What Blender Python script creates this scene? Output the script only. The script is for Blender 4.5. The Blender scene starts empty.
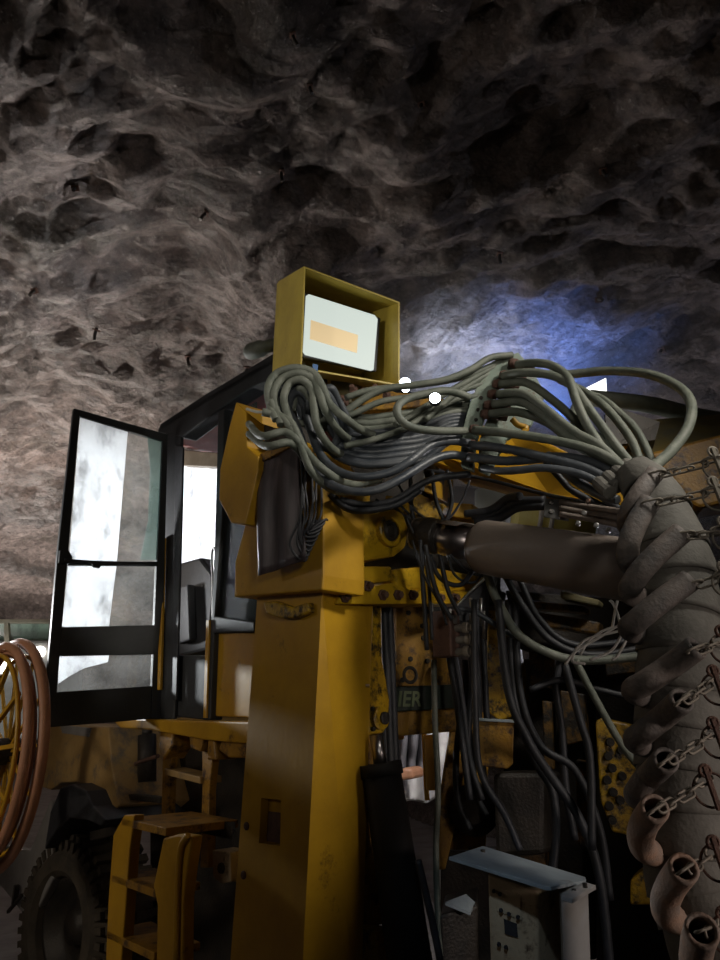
import bpy, math, random
from math import sin, cos, pi, sqrt
from mathutils import Vector as V, Matrix, noise
from mathutils.bvhtree import BVHTree
random.seed(7)
C = bpy.context.scene.collection
S = bpy.context.scene

# ------------------------------------------------------------------ camera maths
F = 720.0
PITCH = math.radians(18)
CAM = V((0, 0, 1.6))
def ray(px, py):
    r = (px - 360) / F; v = (480 - py) / F
    return V((r, cos(PITCH) - v * sin(PITCH), sin(PITCH) + v * cos(PITCH)))
def P(px, py, Y):
    d = ray(px, py); return CAM + d * (Y / d.y)
U = V((.68, -.7332, 0)); W = V((.7332, .68, 0)); Z = V((0, 0, 1))   # rig axes: U towards right-near, W towards right-far
class Plane:
    def __init__(s, pt, n): s.p = pt; s.n = n.normalized()
    def __call__(s, px, py):
        d = ray(px, py); return CAM + d * ((s.p - CAM).dot(s.n) / d.dot(s.n))
    def back(s, d): return Plane(s.p - s.n * d, s.n)
def mpx(px, py, Y, n):                     # n pixels at that place, in metres
    d = ray(px, py); return n / F * (Y / d.y) * 1.0

# ------------------------------------------------------------------ materials
def nodes(name):
    m = bpy.data.materials.new(name); m.use_nodes = True
    nt = m.node_tree; b = nt.nodes['Principled BSDF']; return m, nt, b
def mat(name, c1, c2=None, rough=.5, metal=0, scale=6, bump=.0, rust=None, rust_amt=.5, rust_scale=5, spec=.5, streak=False, lo=.4, hi=.62):
    m, nt, b = nodes(name); N = nt.nodes.new; L = nt.links.new
    g = N('ShaderNodeNewGeometry'); mp = N('ShaderNodeMapping')
    L(g.outputs['Position'], mp.inputs['Vector'])
    if streak: mp.inputs['Scale'].default_value = (1, 1, .12)
    n = N('ShaderNodeTexNoise'); n.inputs['Scale'].default_value = scale; n.inputs['Detail'].default_value = 7; n.inputs['Roughness'].default_value = .65
    L(mp.outputs[0], n.inputs['Vector'])
    r = N('ShaderNodeValToRGB'); r.color_ramp.elements[0].position = .35; r.color_ramp.elements[1].position = .65
    r.color_ramp.elements[0].color = (*c1, 1); r.color_ramp.elements[1].color = (*(c2 or c1), 1)
    L(n.outputs['Fac'], r.inputs[0]); col = r.outputs[0]
    if rust:
        n2 = N('ShaderNodeTexNoise'); n2.inputs['Scale'].default_value = rust_scale; n2.inputs['Detail'].default_value = 9; n2.inputs['Roughness'].default_value = .72
        L(g.outputs['Position'], n2.inputs['Vector'])
        r2 = N('ShaderNodeValToRGB'); r2.color_ramp.elements[0].position = hi - .08 * rust_amt; r2.color_ramp.elements[1].position = hi + .05
        L(n2.outputs['Fac'], r2.inputs[0])
        mx = N('ShaderNodeMix'); mx.data_type = 'RGBA'
        L(r2.outputs[0], mx.inputs['Factor']); L(col, mx.inputs['A']); mx.inputs['B'].default_value = (*rust, 1)
        col = mx.outputs['Result']
    L(col, b.inputs['Base Color'])
    b.inputs['Roughness'].default_value = rough; b.inputs['Metallic'].default_value = metal
    b.inputs['Specular IOR Level'].default_value = spec
    if bump:
        n3 = N('ShaderNodeTexNoise'); n3.inputs['Scale'].default_value = scale * 9; n3.inputs['Detail'].default_value = 5
        L(g.outputs['Position'], n3.inputs['Vector'])
        bp = N('ShaderNodeBump'); bp.inputs['Strength'].default_value = bump; bp.inputs['Distance'].default_value = .01
        L(n3.outputs['Fac'], bp.inputs['Height']); L(bp.outputs[0], b.inputs['Normal'])
    return m
def emit(name, c, s):
    m, nt, b = nodes(name)
    b.inputs['Base Color'].default_value = (*c, 1); b.inputs['Emission Color'].default_value = (*c, 1); b.inputs['Emission Strength'].default_value = s
    return m
YEL = mat('yellow_paint', (.55, .3, .014), (.41, .215, .011),   .42, scale=4, bump=.05, rust=(.07, .03, .01), rust_amt=.6, hi=.66)
YELD = mat('yellow_paint_worn', (.42, .22, .018), (.26, .13, .014), .5, scale=9, bump=.25, rust=(.05, .024, .012), rust_amt=1, rust_scale=14, hi=.58)
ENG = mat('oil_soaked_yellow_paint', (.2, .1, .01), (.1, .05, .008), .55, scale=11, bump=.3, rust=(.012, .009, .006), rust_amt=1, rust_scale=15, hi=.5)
YELB = mat('casting_yellow_paint', (.58, .35, .012), (.42, .24, .01), .35, scale=6, bump=.2, rust=(.03, .015, .006), rust_amt=1, rust_scale=9, hi=.63)
YELG = mat('yellow_paint_greasy', (.56, .34, .012), (.34, .19, .01), .3, scale=11, bump=.3, rust=(.018, .011, .006), rust_amt=1, rust_scale=17, hi=.55)
YELL = mat('lamp_yellow_paint', (.52, .4, .07), (.4, .29, .05), .45, scale=7, bump=.15, rust=(.12, .07, .02), rust_amt=.5, hi=.7)
FEND = mat('fender_dusty_yellow', (.42, .27, .1), (.3, .18, .055), .6, scale=5, bump=.1, rust=(.12, .1, .08), rust_amt=1, rust_scale=4, hi=.6)
BLK = mat('black_cab_paint', (.012, .014, .016), (.022, .023, .025), .62, scale=6, bump=.1)
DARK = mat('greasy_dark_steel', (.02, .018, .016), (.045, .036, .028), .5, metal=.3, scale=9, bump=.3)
RUB = mat('black_hose_rubber', (.012, .013, .016), (.03, .031, .036), .55, scale=14, bump=.1)
HOSE = mat('dusty_hose', (.1, .115, .09), (.18, .19, .155), .6, scale=13, bump=.2)
HOSEB = mat('blue_grey_hose', (.035, .043, .055), (.085, .092, .1), .42, scale=10, bump=.15)
MANI = mat('manifold_plate_paint', (.16, .21, .17), (.23, .27, .22), .55, scale=15, bump=.2, rust=(.13, .07, .04), rust_amt=1, rust_scale=20, hi=.62)
DUST = mat('dusty_boom_top', (.12, .115, .07), (.2, .15, .04), .7, scale=8, bump=.2)
BARR = mat('dusty_cylinder_barrel', (.17, .138, .12), (.22, .18, .15), .7, scale=5, bump=.15)
CHR = mat('chrome_rod', (.5, .47, .46), (.3, .25, .25), .3, metal=1, scale=8, streak=True)
STEEL = mat('worn_steel', (.3, .3, .3), (.42, .4, .38), .35, metal=.9, scale=12, rust=(.15, .08, .05), rust_amt=1, hi=.62)
RUST = mat('rusty_steel', (.16, .085, .06), (.09, .05, .04), .75, metal=.2, scale=22, bump=.4)
WRAP = mat('dusty_rubber_belt', (.1, .095, .082), (.17, .16, .14), .75, scale=9, bump=.25)
SLV = mat('rubber_sleeve', (.075, .07, .067), (.19, .155, .135), .6, scale=11, bump=.3)
SLVR = mat('reddish_rubber_sleeve', (.36, .22, .15), (.25, .2, .17), .65, scale=16, bump=.3)
CHN = mat('dusty_chain', (.3, .27, .22), (.2, .17, .14), .6, metal=.3, scale=20)
TYRE = mat('tyre_rubber', (.035, .028, .02), (.08, .062, .042), .8, scale=7, bump=.3)
FLAP = mat('rubber_sheet', (.022, .018, .02), (.085, .065, .07), .4, scale=22, streak=True, bump=.1)
BEIGE = mat('beige_cover', (.4, .35, .27), (.3, .26, .19), .6, scale=8)
CREAM = mat('cream_box_paint', (.5, .4, .27), (.4, .31, .2), .55, scale=9, bump=.15, rust=(.08, .05, .03), rust_amt=1, rust_scale=16, hi=.62)
BLUE = mat('pale_painted_plate', (.3, .34, .36), (.2, .23, .25), .5, scale=8, rust=(.1, .08, .06), hi=.66)
WHITE = mat('white_fitting', (.55, .55, .52), (.4, .38, .35), .4, scale=15)
ORNG = mat('orange_hose', (.5, .24, .14), (.4, .19, .1), .55, scale=10)
REDP = mat('red_headliner', (.2, .03, .03), (.14, .02, .025), .6)
GREY = mat('grey_sheet_metal', (.2, .19, .18), (.28, .27, .26), .6, scale=4)
CLOTH = mat('grey_tarp', (.13, .12, .13), (.2, .19, .2), .85, scale=3)
PLAS = mat('white_plastic_sheet', (.75, .73, .7), (.6, .56, .55), .6, scale=9)
STICK = mat('tan_label', (.62, .47, .22), (.58, .44, .2), .6)
BANDG = mat('dark_green_band', (.012, .02, .014), (.02, .03, .02), .45)
LETT = mat('band_lettering', (.2, .24, .12), (.15, .18, .1), .5)
BLUET = mat('blue_tape', (.03, .12, .3), None, .5)
BLKM = mat('matt_black_barrel', (.01, .009, .009), (.018, .016, .014), .7, scale=6, spec=.25)
HIVIS = mat('pale_yellow_drum', (.72, .66, .22), (.6, .52, .14), .45, scale=8)

def glass_mat(name, tint=(.9, .92, .92), haze=.12):
    m, nt, b = nodes(name); N = nt.nodes.new; L = nt.links.new
    out = nt.nodes['Material Output']
    tr = N('ShaderNodeBsdfTransparent'); tr.inputs[0].default_value = (*tint, 1)
    gl = N('ShaderNodeBsdfGlossy'); gl.inputs['Roughness'].default_value = .03
    fr = N('ShaderNodeFresnel'); fr.inputs[0].default_value = 1.45
    m1 = N('ShaderNodeMixShader'); L(fr.outputs[0], m1.inputs[0]); L(tr.outputs[0], m1.inputs[1]); L(gl.outputs[0], m1.inputs[2])
    df = N('ShaderNodeBsdfDiffuse'); df.inputs[0].default_value = (.5, .5, .48, 1)
    tl = N('ShaderNodeBsdfTranslucent'); tl.inputs[0].default_value = (.5, .5, .48, 1)
    m2 = N('ShaderNodeMixShader'); m2.inputs[0].default_value = .5; L(df.outputs[0], m2.inputs[1]); L(tl.outputs[0], m2.inputs[2])
    no = N('ShaderNodeTexNoise'); no.inputs['Scale'].default_value = 5; no.inputs['Detail'].default_value = 6
    g = N('ShaderNodeNewGeometry'); L(g.outputs['Position'], no.inputs['Vector'])
    mr = N('ShaderNodeMapRange'); mr.inputs[1].default_value = .3; mr.inputs[2].default_value = .8; mr.inputs[3].default_value = haze * .3; mr.inputs[4].default_value = haze * 1.7
    L(no.outputs['Fac'], mr.inputs[0])
    m3 = N('ShaderNodeMixShader'); L(mr.outputs[0], m3.inputs[0]); L(m1.outputs[0], m3.inputs[1]); L(m2.outputs[0], m3.inputs[2])
    L(m3.outputs[0], out.inputs[0]); return m
def film_mat(name, col, alpha=.9):
    m, nt, b = nodes(name); N = nt.nodes.new; L = nt.links.new
    out = nt.nodes['Material Output']
    df = N('ShaderNodeBsdfDiffuse'); tl = N('ShaderNodeBsdfTranslucent')
    g = N('ShaderNodeNewGeometry'); no = N('ShaderNodeTexNoise'); no.inputs['Scale'].default_value = 9; no.inputs['Detail'].default_value = 8; no.inputs['Roughness'].default_value = .7
    mp = N('ShaderNodeMapping'); mp.inputs['Scale'].default_value = (1, 1, .5); L(g.outputs['Position'], mp.inputs[0]); L(mp.outputs[0], no.inputs['Vector'])
    r = N('ShaderNodeValToRGB'); r.color_ramp.elements[0].position = .32; r.color_ramp.elements[1].position = .5
    r.color_ramp.elements[0].color = (*[c * .55 for c in col], 1); r.color_ramp.elements[1].color = (*col, 1)
    L(no.outputs['Fac'], r.inputs[0]); L(r.outputs[0], df.inputs[0]); L(r.outputs[0], tl.inputs[0])
    m2 = N('ShaderNodeMixShader'); m2.inputs[0].default_value = .8; L(df.outputs[0], m2.inputs[1]); L(tl.outputs[0], m2.inputs[2])
    tr = N('ShaderNodeBsdfTransparent')
    m3 = N('ShaderNodeMixShader'); m3.inputs[0].default_value = alpha; L(tr.outputs[0], m3.inputs[1]); L(m2.outputs[0], m3.inputs[2])
    L(m3.outputs[0], out.inputs[0]); return m
GLASS = glass_mat('dusty_cab_glass')
GLASSC = glass_mat('side_window_glass', (.6, .72, .74), .1)
FILM = film_mat('white_reflection_film', (.87, .88, .9), .85)  # translucent white standing in for the reflection in the door glass
GLARE = film_mat('glare_window', (.85, .87, .9), .95)  # frosting made up so the pane shows the bright tunnel beyond as white

def rock_mat():
    m, nt, b = nodes('sprayed_rock'); N = nt.nodes.new; L = nt.links.new
    g = N('ShaderNodeNewGeometry')
    def noi(sc, det, ro=.6, dist=0):
        n = N('ShaderNodeTexNoise'); n.inputs['Scale'].default_value = sc; n.inputs['Detail'].default_value = det; n.inputs['Roughness'].default_value = ro; n.inputs['Distortion'].default_value = dist
        L(g.outputs['Position'], n.inputs['Vector']); return n
    a = noi(.8, 8, .68); r = N('ShaderNodeValToRGB'); cr = r.color_ramp
    cr.elements[0].position = .34; cr.elements[0].color = (.07, .057, .042, 1)
    cr.elements[1].position = .64; cr.elements[1].color = (.3, .25, .235, 1)
    e = cr.elements.new(.48); e.color = (.19, .155, .145, 1)
    L(a.outputs['Fac'], r.inputs[0])
    c = noi(7, 10, .8); r2 = N('ShaderNodeValToRGB'); r2.color_ramp.elements[0].position = .35; r2.color_ramp.elements[0].color = (.28, .26, .26, 1); r2.color_ramp.elements[1].position = .66; r2.color_ramp.elements[1].color = (1.5, 1.42, 1.35, 1)
    L(c.outputs['Fac'], r2.inputs[0])
    mx = N('ShaderNodeMix'); mx.data_type = 'RGBA'; mx.blend_type = 'MULTIPLY'; mx.inputs['Factor'].default_value = 1
    L(r.outputs[0], mx.inputs['A']); L(r2.outputs[0], mx.inputs['B'])
    s = noi(34, 7, .78); r3 = N('ShaderNodeValToRGB'); r3.color_ramp.elements[0].position = .57; r3.color_ramp.elements[1].position = .68; r3.color_ramp.elements[0].color = (0, 0, 0, 1)
    L(s.outputs['Fac'], r3.inputs[0])
    mx2 = N('ShaderNodeMix'); mx2.data_type = 'RGBA'; L(r3.outputs[0], mx2.inputs['Factor']); L(mx.outputs['Result'], mx2.inputs['A']); mx2.inputs['B'].default_value = (.42, .39, .36, 1)
    L(mx2.outputs['Result'], b.inputs['Base Color'])
    b.inputs['Roughness'].default_value = .5; b.inputs['Specular IOR Level'].default_value = .55
    h = noi(5, 10, .72, .6); mp = N('ShaderNodeMapping'); mp.inputs['Rotation'].default_value = (0, 0, .49); mp.inputs['Scale'].default_value = (.55, 1.3, 1.3)
    L(g.outputs['Position'], mp.inputs['Vector']); L(mp.outputs[0], h.inputs['Vector'])
    bp = N('ShaderNodeBump'); bp.inputs['Strength'].default_value = 1; bp.inputs['Distance'].default_value = .2
    L(h.outputs['Fac'], bp.inputs['Height'])
    bp2 = N('ShaderNodeBump'); bp2.inputs['Strength'].default_value = .5; bp2.inputs['Distance'].default_value = .02
    L(s.outputs['Fac'], bp2.inputs['Height']); L(bp.outputs[0], bp2.inputs['Normal'])
    k_ = noi(17, 9, .7); bp3 = N('ShaderNodeBump'); bp3.inputs['Strength'].default_value = 1; bp3.inputs['Distance'].default_value = .08
    L(k_.outputs['Fac'], bp3.inputs['Height']); L(bp2.outputs[0], bp3.inputs['Normal'])
    L(bp3.outputs[0], b.inputs['Normal']); return m
ROCK = rock_mat()
MUD = mat('wet_concrete_floor', (.3, .28, .27), (.18, .16, .15), .5, scale=3, bump=.4)

# ------------------------------------------------------------------ mesh builder
def fr(d):
    d = d.normalized(); a = V((0, 0, 1)) if abs(d.z) < .9 else V((1, 0, 0))
    x = d.cross(a).normalized(); return x, d.cross(x).normalized()
def smooth_path(pts, n=8):
    if len(pts) < 3: return pts
    q = [pts[0] * 2 - pts[1]] + pts + [pts[-1] * 2 - pts[-2]]; out = []
    for i in range(1, len(q) - 2):
        for k in range(n):
            t = k / n; a, b, c, d = q[i - 1:i + 3]
            out.append(.5 * ((2 * b) + (c - a) * t + (2 * a - 5 * b + 4 * c - d) * t * t + (3 * b - a - 3 * c + d) * t ** 3))
    out.append(pts[-1]); return out
class MB:
    def __init__(s): s.v = []; s.f = []
    def add(s, v, f):
        o = len(s.v); s.v += [V(x) for x in v]; s.f += [tuple(i + o for i in g) for g in f]; return s
    def prism(s, pts, ext):
        n = len(pts); s.add([V(p) for p in pts] + [V(p) + ext for p in pts], [tuple(range(n - 1, -1, -1)), tuple(range(n, 2 * n))] + [(i, (i + 1) % n, n + (i + 1) % n, n + i) for i in range(n)]); return s
    def box(s, c, a, b, h):                                # centre, three half axis vectors
        v = [c + a * i + b * j + h * k for i in (-1, 1) for j in (-1, 1) for k in (-1, 1)]
        return s.add(v, [(0, 1, 3, 2), (4, 6, 7, 5), (0, 4, 5, 1), (2, 3, 7, 6), (0, 2, 6, 4), (1, 5, 7, 3)])
    def bar(s, p, q, w, h=None, up=Z):
        d = (q - p).normalized(); x = d.cross(up)
        x = x.normalized() if x.length > .01 else V((1, 0, 0)); y = x.cross(d).normalized()
        return s.box((p + q) / 2, (q - p) / 2, x * w / 2, y * (h or w) / 2)
    def tube(s, pts, r, n=10, sub=8, closed=False, cap=True):
        pts = [V(p) for p in pts]
        if not closed: pts = smooth_path(pts, sub)
        m = len(pts); rr = r if isinstance(r, (list, tuple)) else None
        v = []; f = []; x = None
        for i, p in enumerate(pts):
            if closed: d = pts[(i + 1) % m] - pts[i - 1]
            else: d = pts[min(i + 1, m - 1)] - pts[max(i - 1, 0)]
            if d.length < 1e-9: d = Z.copy()
            d.normalize()
            if x is None: x, y = fr(d)
            else:
                x = (x - d * x.dot(d)).normalized(); y = d.cross(x)
            R = r if rr is None else rr[0] + (rr[1] - rr[0]) * i / (m - 1)
            v += [p + (x * cos(2 * pi * k / n) + y * sin(2 * pi * k / n)) * R for k in range(n)]
        for i in range(m if closed else m - 1):
            j = (i + 1) % m
            f += [(i * n + k, i * n + (k + 1) % n, j * n + (k + 1) % n, j * n + k) for k in range(n)]
        if not closed and cap: f += [tuple(range(n - 1, -1, -1)), tuple(range((m - 1) * n, m * n))]
        return s.add(v, f)
    def lathe(s, o, ax, prof, n=28):                       # prof: (distance along axis, radius)
        ax = ax.normalized(); x, y = fr(ax); v = []; f = []
        for (t, r) in prof: v += [o + ax * t + (x * cos(2 * pi * k / n) + y * sin(2 * pi * k / n)) * max(r, 1e-5) for k in range(n)]
        for i in range(len(prof) - 1): f += [(i * n + k, i * n + (k + 1) % n, (i + 1) * n + (k + 1) % n, (i + 1) * n + k) for k in range(n)]
        f += [tuple(range(n - 1, -1, -1)), tuple(range((len(prof) - 1) * n, len(prof) * n))]
        return s.add(v, f)
    def cyl(s, p, q, r, r2=None, n=20):
        return s.lathe(p, q - p, [(0, r), ((q - p).length, r if r2 is None else r2)], n)
    def ring(s, c, nrm, R, r, n=32, m=8):
        x, y = fr(nrm); return s.tube([c + (x * cos(2 * pi * k / n) + y * sin(2 * pi * k / n)) * R for k in range(n)], r, m, closed=True)
    def link(s, c, d, side, L, w, r):
        d = d.normalized(); side = (side - d * side.dot(d)).normalized(); pts = []
        for k in range(7): a = -pi / 2 + pi * k / 6; pts.append(c + d * (L / 2 - w / 2 + cos(a) * w / 2) + side * (sin(a) * w / 2))
        for k in range(7): a = pi / 2 + pi * k / 6; pts.append(c + d * (-L / 2 + w / 2 + cos(a) * w / 2) + side * (sin(a) * w / 2))
        return s.tube(pts, r, 6, closed=True)
    def build(s, name, m, parent=None, bevel=0, smooth=False, **pr):
        lo = V([min(p[i] for p in s.v) for i in range(3)]); hi = V([max(p[i] for p in s.v) for i in range(3)])
        c = (lo + hi) / 2
        if parent is None: c.z = lo.z
        me = bpy.data.meshes.new(name); me.from_pydata([p - c for p in s.v], [], s.f); me.materials.append(m)
        import bmesh
        bm = bmesh.new(); bm.from_mesh(me); bmesh.ops.recalc_face_normals(bm, faces=bm.faces); bm.to_mesh(me); bm.free()
        if smooth:
            for p in me.polygons: p.use_smooth = len(p.vertices) == 4
        o = bpy.data.objects.new(name, me); C.objects.link(o)
        o['_w'] = list(c); o.location = c
        if parent is not None: o.parent = parent; o.location = c - V(parent['_w'])
        if bevel:
            b = o.modifiers.new('bevel', 'BEVEL'); b.width = bevel; b.segments = 2; b.limit_method = 'ANGLE'; b.angle_limit = math.radians(35)
        for k, x in pr.items(): o[k] = x
        return o
def thing(name, label, cat, loc, group=None):
    o = bpy.data.objects.new(name, None); C.objects.link(o); o.empty_display_size = .1
    o.location = loc; o['_w'] = list(loc); o['label'] = label; o['category'] = cat
    if group: o['group'] = group
    return o
def tag(o, label, cat, group=None):
    o['label'] = label; o['category'] = cat
    if group: o['group'] = group
    return o
def PP(pl, *pts): return [pl(*p) for p in pts]

# ------------------------------------------------------------------ the drift: rock roof and walls, floor
AX = V((-.5, .866, 0)); CX = V((.866, .5, 0))
def vault(t, a):                                            # a: 0 right wall foot .. pi left wall foot
    ca, sa = cos(a), sin(a)
    s = 1 + 6.1 * math.copysign(abs(ca) ** .75, ca); z = 5.0 * max(sa, 0) ** .62
    p = AX * t + CX * s + Z * z
    n = (CX * -(ca) + Z * -(sa) * 1.2).normalized()
    q = p * 1.0
    w = V((q.x * .55 + 3, q.y * .55, q.z * .7))
    d = noise.fractal(w, 1, 2, 3) * .34
    rid = 1 - abs(noise.noise(V((q.x * 1.1 + q.y * .5, q.y * .9 - q.x * .35, q.z * 1.6)) * 1.2)) * 2
    d += rid * .1
    e1 = q.x * .88 - q.y * .47; e2 = q.x * .47 + q.y * .88; wv = noise.noise(q * .9 + V((9, 0, 0))) * .8
    d += (1 - abs(noise.noise(V((e1 * 1.1, e2 * 2.6 + wv, q.z * 3)))) * 2.4) * .085
    d += (1 - abs(noise.noise(V((e1 * 2.6 + 5, e2 * 6 + wv * 3, q.z * 6)))) * 2.4) * .06
    d += noise.fractal(V((e1 * 4.5, e2 * 8, q.z * 8)), .7, 2, 5) * .06
    return p + n * d
mb = MB(); NT, NA = 520, 430
for i in range(NT + 1):
    t = -5 + 31 * (i / NT) ** 1.25
    for j in range(NA + 1):
        mb.v.append(vault(t, pi * j / NA))
mb.f = [(i * (NA + 1) + j, i * (NA + 1) + j + 1, (i + 1) * (NA + 1) + j + 1, (i + 1) * (NA + 1) + j) for i in range(NT) for j in range(NA)]
rock = mb.build('ceiling', ROCK, smooth=True, kind='structure')
bvh = BVHTree.FromPolygons([V(v) for v in mb.v], mb.f)
mb = MB(); n = 90
for i in range(n + 1):
    for j in range(n + 1):
        p = AX * (-5 + 31 * i / n) + CX * (-6.5 + 14.5 * j / n); p.z = noise.fractal(p * .8, 1, 2, 4) * .03 - .02; mb.v.append(p)
mb.f = [(i * (n + 1) + j, i * (n + 1) + j + 1, (i + 1) * (n + 1) + j + 1, (i + 1) * (n + 1) + j) for i in range(n) for j in range(n)]
mb.build('floor', MUD, smooth=True, kind='structure')
for nm, t in (('wall_far', 25.6), ('wall_near', -4.9)):
    mb = MB()
    for i in range(61):
        for j in range(31):
            p = AX * t + CX * (-6.5 + 15 * i / 60) + Z * (5.6 * j / 30); p += AX * noise.fractal(p * .7, 1, 2, 4) * .4; mb.v.append(p)
    mb.f = [(i * 31 + j, i * 31 + j + 1, (i + 1) * 31 + j + 1, (i + 1) * 31 + j) for i in range(60) for j in range(30)]
    mb.build(nm, ROCK, smooth=True, kind='structure')

# bolt stubs sticking out of the rock roof
spots = [(76, 188, 'left of the frame'), (208, 212, 'above the cab roof at left'), (282, 170, 'above the flood lamp'), (310, 86, 'high above the lamp'), (292, 33, 'near the top of the picture'), (97, 328, 'low on the left above the open door'),
         (36, 290, 'far left above the hose reel'), (248, 366, 'just over the cab roof'), (603, 170, 'upper right of the roof'), (598, 300, 'in the blue lit patch at right'), (500, 252, 'centre right, tilted pale stub'), (422, 104, 'over the dark roof at centre'),
         (188, 356, 'between the door and the lamp'), (662, 350, 'on the dark roof above the big hose loop')]
for (px, py, wh) in spots:
    hit, nr, _, dist = bvh.ray_cast(CAM, ray(px, py).normalized())
    if hit is None: continue
    if nr.dot(ray(px, py)) > 0: nr = -nr
    d = (nr + V((random.uniform(-.5, .5), random.uniform(-.5, .5), random.uniform(-.6, 0)))).normalized()
    L = .008 * dist
    b = MB(); b.tube([hit - d * .03, hit + d * L, hit + d * L * 1.9 + V((.012, 0, -.01))], .0021 * dist, 8)
    t = thing('rock_bolt', 'rock bolt stub in the roof, ' + wh, 'bolt', hit, 'rock bolt stubs in the roof')
    b.build('bolt_shaft', DARK, t)
    b2 = MB(); b2.box(hit + d * L * .35, fr(d)[0] * .0045 * dist, fr(d)[1] * .0035 * dist, d * .001 * dist); b2.build('face_plate', RUST, t)

# ------------------------------------------------------------------ DRILL RIG
rig = thing('drill_rig', 'yellow underground drilling rig with open black cab door, tall column and bunched grey hoses', 'drilling machine', V((.1, 3.2, 0)))
corner = P(312, 715, 2.6)
PLF = Plane(corner, -W); PRF = Plane(corner, U)              # column left face, column right face

# column -------------------------------------------------
def column():
    b = MB()
    T = [PLF(258, 588), PLF(322, 588)]; Bm = [PLF(222, 1075), PLF(297, 1075)]
    Tr = PRF(373, 590); Br = PRF(359, 1075)
    Tb = T[0] + (Tr - T[1]); Bb = Bm[0] + (Br - Bm[1])
    hole = PP(PLF, (261, 798), (281, 800), (280, 846), (259, 843)); inn = [p + W * .035 for p in hole]
    v = [T[0], T[1], Bm[1], Bm[0]] + hole + inn + [Tr, Br, Tb, Bb]
    f = [(0, 1, 5, 4), (1, 2, 6, 5), (2, 3, 7, 6), (3, 0, 4, 7), (4, 5, 9, 8), (5, 6, 10, 9), (6, 7, 11, 10), (7, 4, 8, 11), (8, 9, 10, 11),
         (1, 12, 13, 2), (12, 14, 15, 13), (14, 0, 3, 15), (0, 14, 12, 1), (3, 2, 13, 15)]
    b.add(v, f); return b
col = column().build('column', YEL, rig)
b = MB(); b.prism(PP(PLF, (262, 812), (280, 814), (279, 845), (260, 842)), W * .002)
for p in b.v: p += W * .028
b.build('recess_plate', RUST, col)
for (x, y) in ((247, 826), (244, 875)):
    b = MB(); c = PLF(x, y); b.lathe(c + W * .003, -W, [(0, .014), (.008, .014), (.012, .009)], 12); b.build('bolt', RUST, col)
b = MB(); b.bar(PRF(320, 681), PRF(369, 686), .008, .012); b.build('weld_seam', YELD, col, smooth=True)
b = MB(); b.prism(PP(PRF, (320, 676), (369, 681), (373, 596), (322, 592)), U * .004); b.build('doubler_plate', YEL, col, bevel=.002)
# bent casting under the head on the left face
b = MB(); q = PLF.back(-.03)
b.prism(PP(q, (263, 602), (275, 601), (292, 607), (308, 602), (309, 612), (296, 618), (281, 618), (266, 614)), W * .03); b.build('casting_lug', YELG, rig, bevel=.006)
# foot casting at the column base
b = MB(); b.prism(PP(PRF.back(.05), (360, 925), (392, 928), (394, 1080), (358, 1080)), -U * .25); b.prism(PP(PRF.back(.08), (360, 700), (384, 760), (388, 925), (360, 925)), -U * .1); b.build('column_brace', YELD, rig, bevel=.01)

# head ---------------------------------------------------
PH = PLF.back(-.06)
b = MB(); b.prism(PP(PH, (258, 465), (245, 525), (235, 562), (234, 597), (322, 590), (323, 575), (323, 470), (300, 440)), W * .2); b.build('head_box', YEL, rig, bevel=.006)
PF = PLF.back(-.16)
b = MB(); b.prism(PP(PF, (236, 402), (229, 428), (220, 469), (219, 500), (231, 523), (245, 524), (258, 470), (258, 456), (247, 447), (246, 412)), W * .09)
b.prism(PP(PF, (236, 402), (262, 410), (262, 424), (246, 412)), W * .14); b.build('fin_plate', YEL, rig, bevel=.004)
b = MB(); b.tube([PF(247, 409), PF(258, 412), PF(268, 411)], .006); b.build('edge_trim', WHITE, rig)
# dark opening beside the fin, seen behind its hoses
b = MB(); b.prism(PP(PLF.back(-.07), (247, 414), (292, 416), (300, 468), (258, 468), (248, 450)), W * .12); b.build('recess_box', DARK, rig, bevel=.004)
# hanging rubber sheet, gently folded
b = MB(); q = PLF.back(-.125); nx, ny = 22, 14
for j in range(ny + 1):
    for i in range(nx + 1):
        u_, v_ = i / nx, j / ny
        lx = (258 + (262 - 258) * v_ + sin(v_ * 6) * 1.2, 459 + (576 - 459) * v_); rx = (298 + (307 - 298) * v_, 438 + (560 - 438) * v_)
        p = q(lx[0] * (1 - u_) + rx[0] * u_, lx[1] * (1 - u_) + rx[1] * u_)
        b.v.append(p - W * (.004 * sin(u_ * 11 + v_) + .02 * v_ + .008 * sin(v_ * 5)))
b.f = [(j * (nx + 1) + i, j * (nx + 1) + i + 1, (j + 1) * (nx + 1) + i + 1, (j + 1) * (nx + 1) + i) for j in range(ny) for i in range(nx)]
sh = b.build('rubber_sheet', FLAP, rig, smooth=True); m_ = sh.modifiers.new('s', 'SOLIDIFY'); m_.thickness = .006
b = MB(); b.prism(PP(PLF.back(-.14), (258, 455), (298, 434), (299, 442), (259, 463)), W * .02); b.build('clamp_strip', YELD, rig, bevel=.003)
# tangle of thin wires right of the sheet
for k in range(9):
    x0 = 300 + k * 2.3; pts = [P(x0, 440 + k * 3, 2.45), P(x0 + random.uniform(-6, 4), 480, 2.43), P(x0 - 3 + random.uniform(-3, 6), 515, 2.42), P(x0 - 8 + random.uniform(-4, 4), 545 - k * 2, 2.44), P(x0 + 6, 560 - k * 5, 2.46), P(x0 + 9, 520, 2.48)]
    b = MB(); b.tube(pts, .0045, 6); b.build('wire', RUB, rig, smooth=True)

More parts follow.
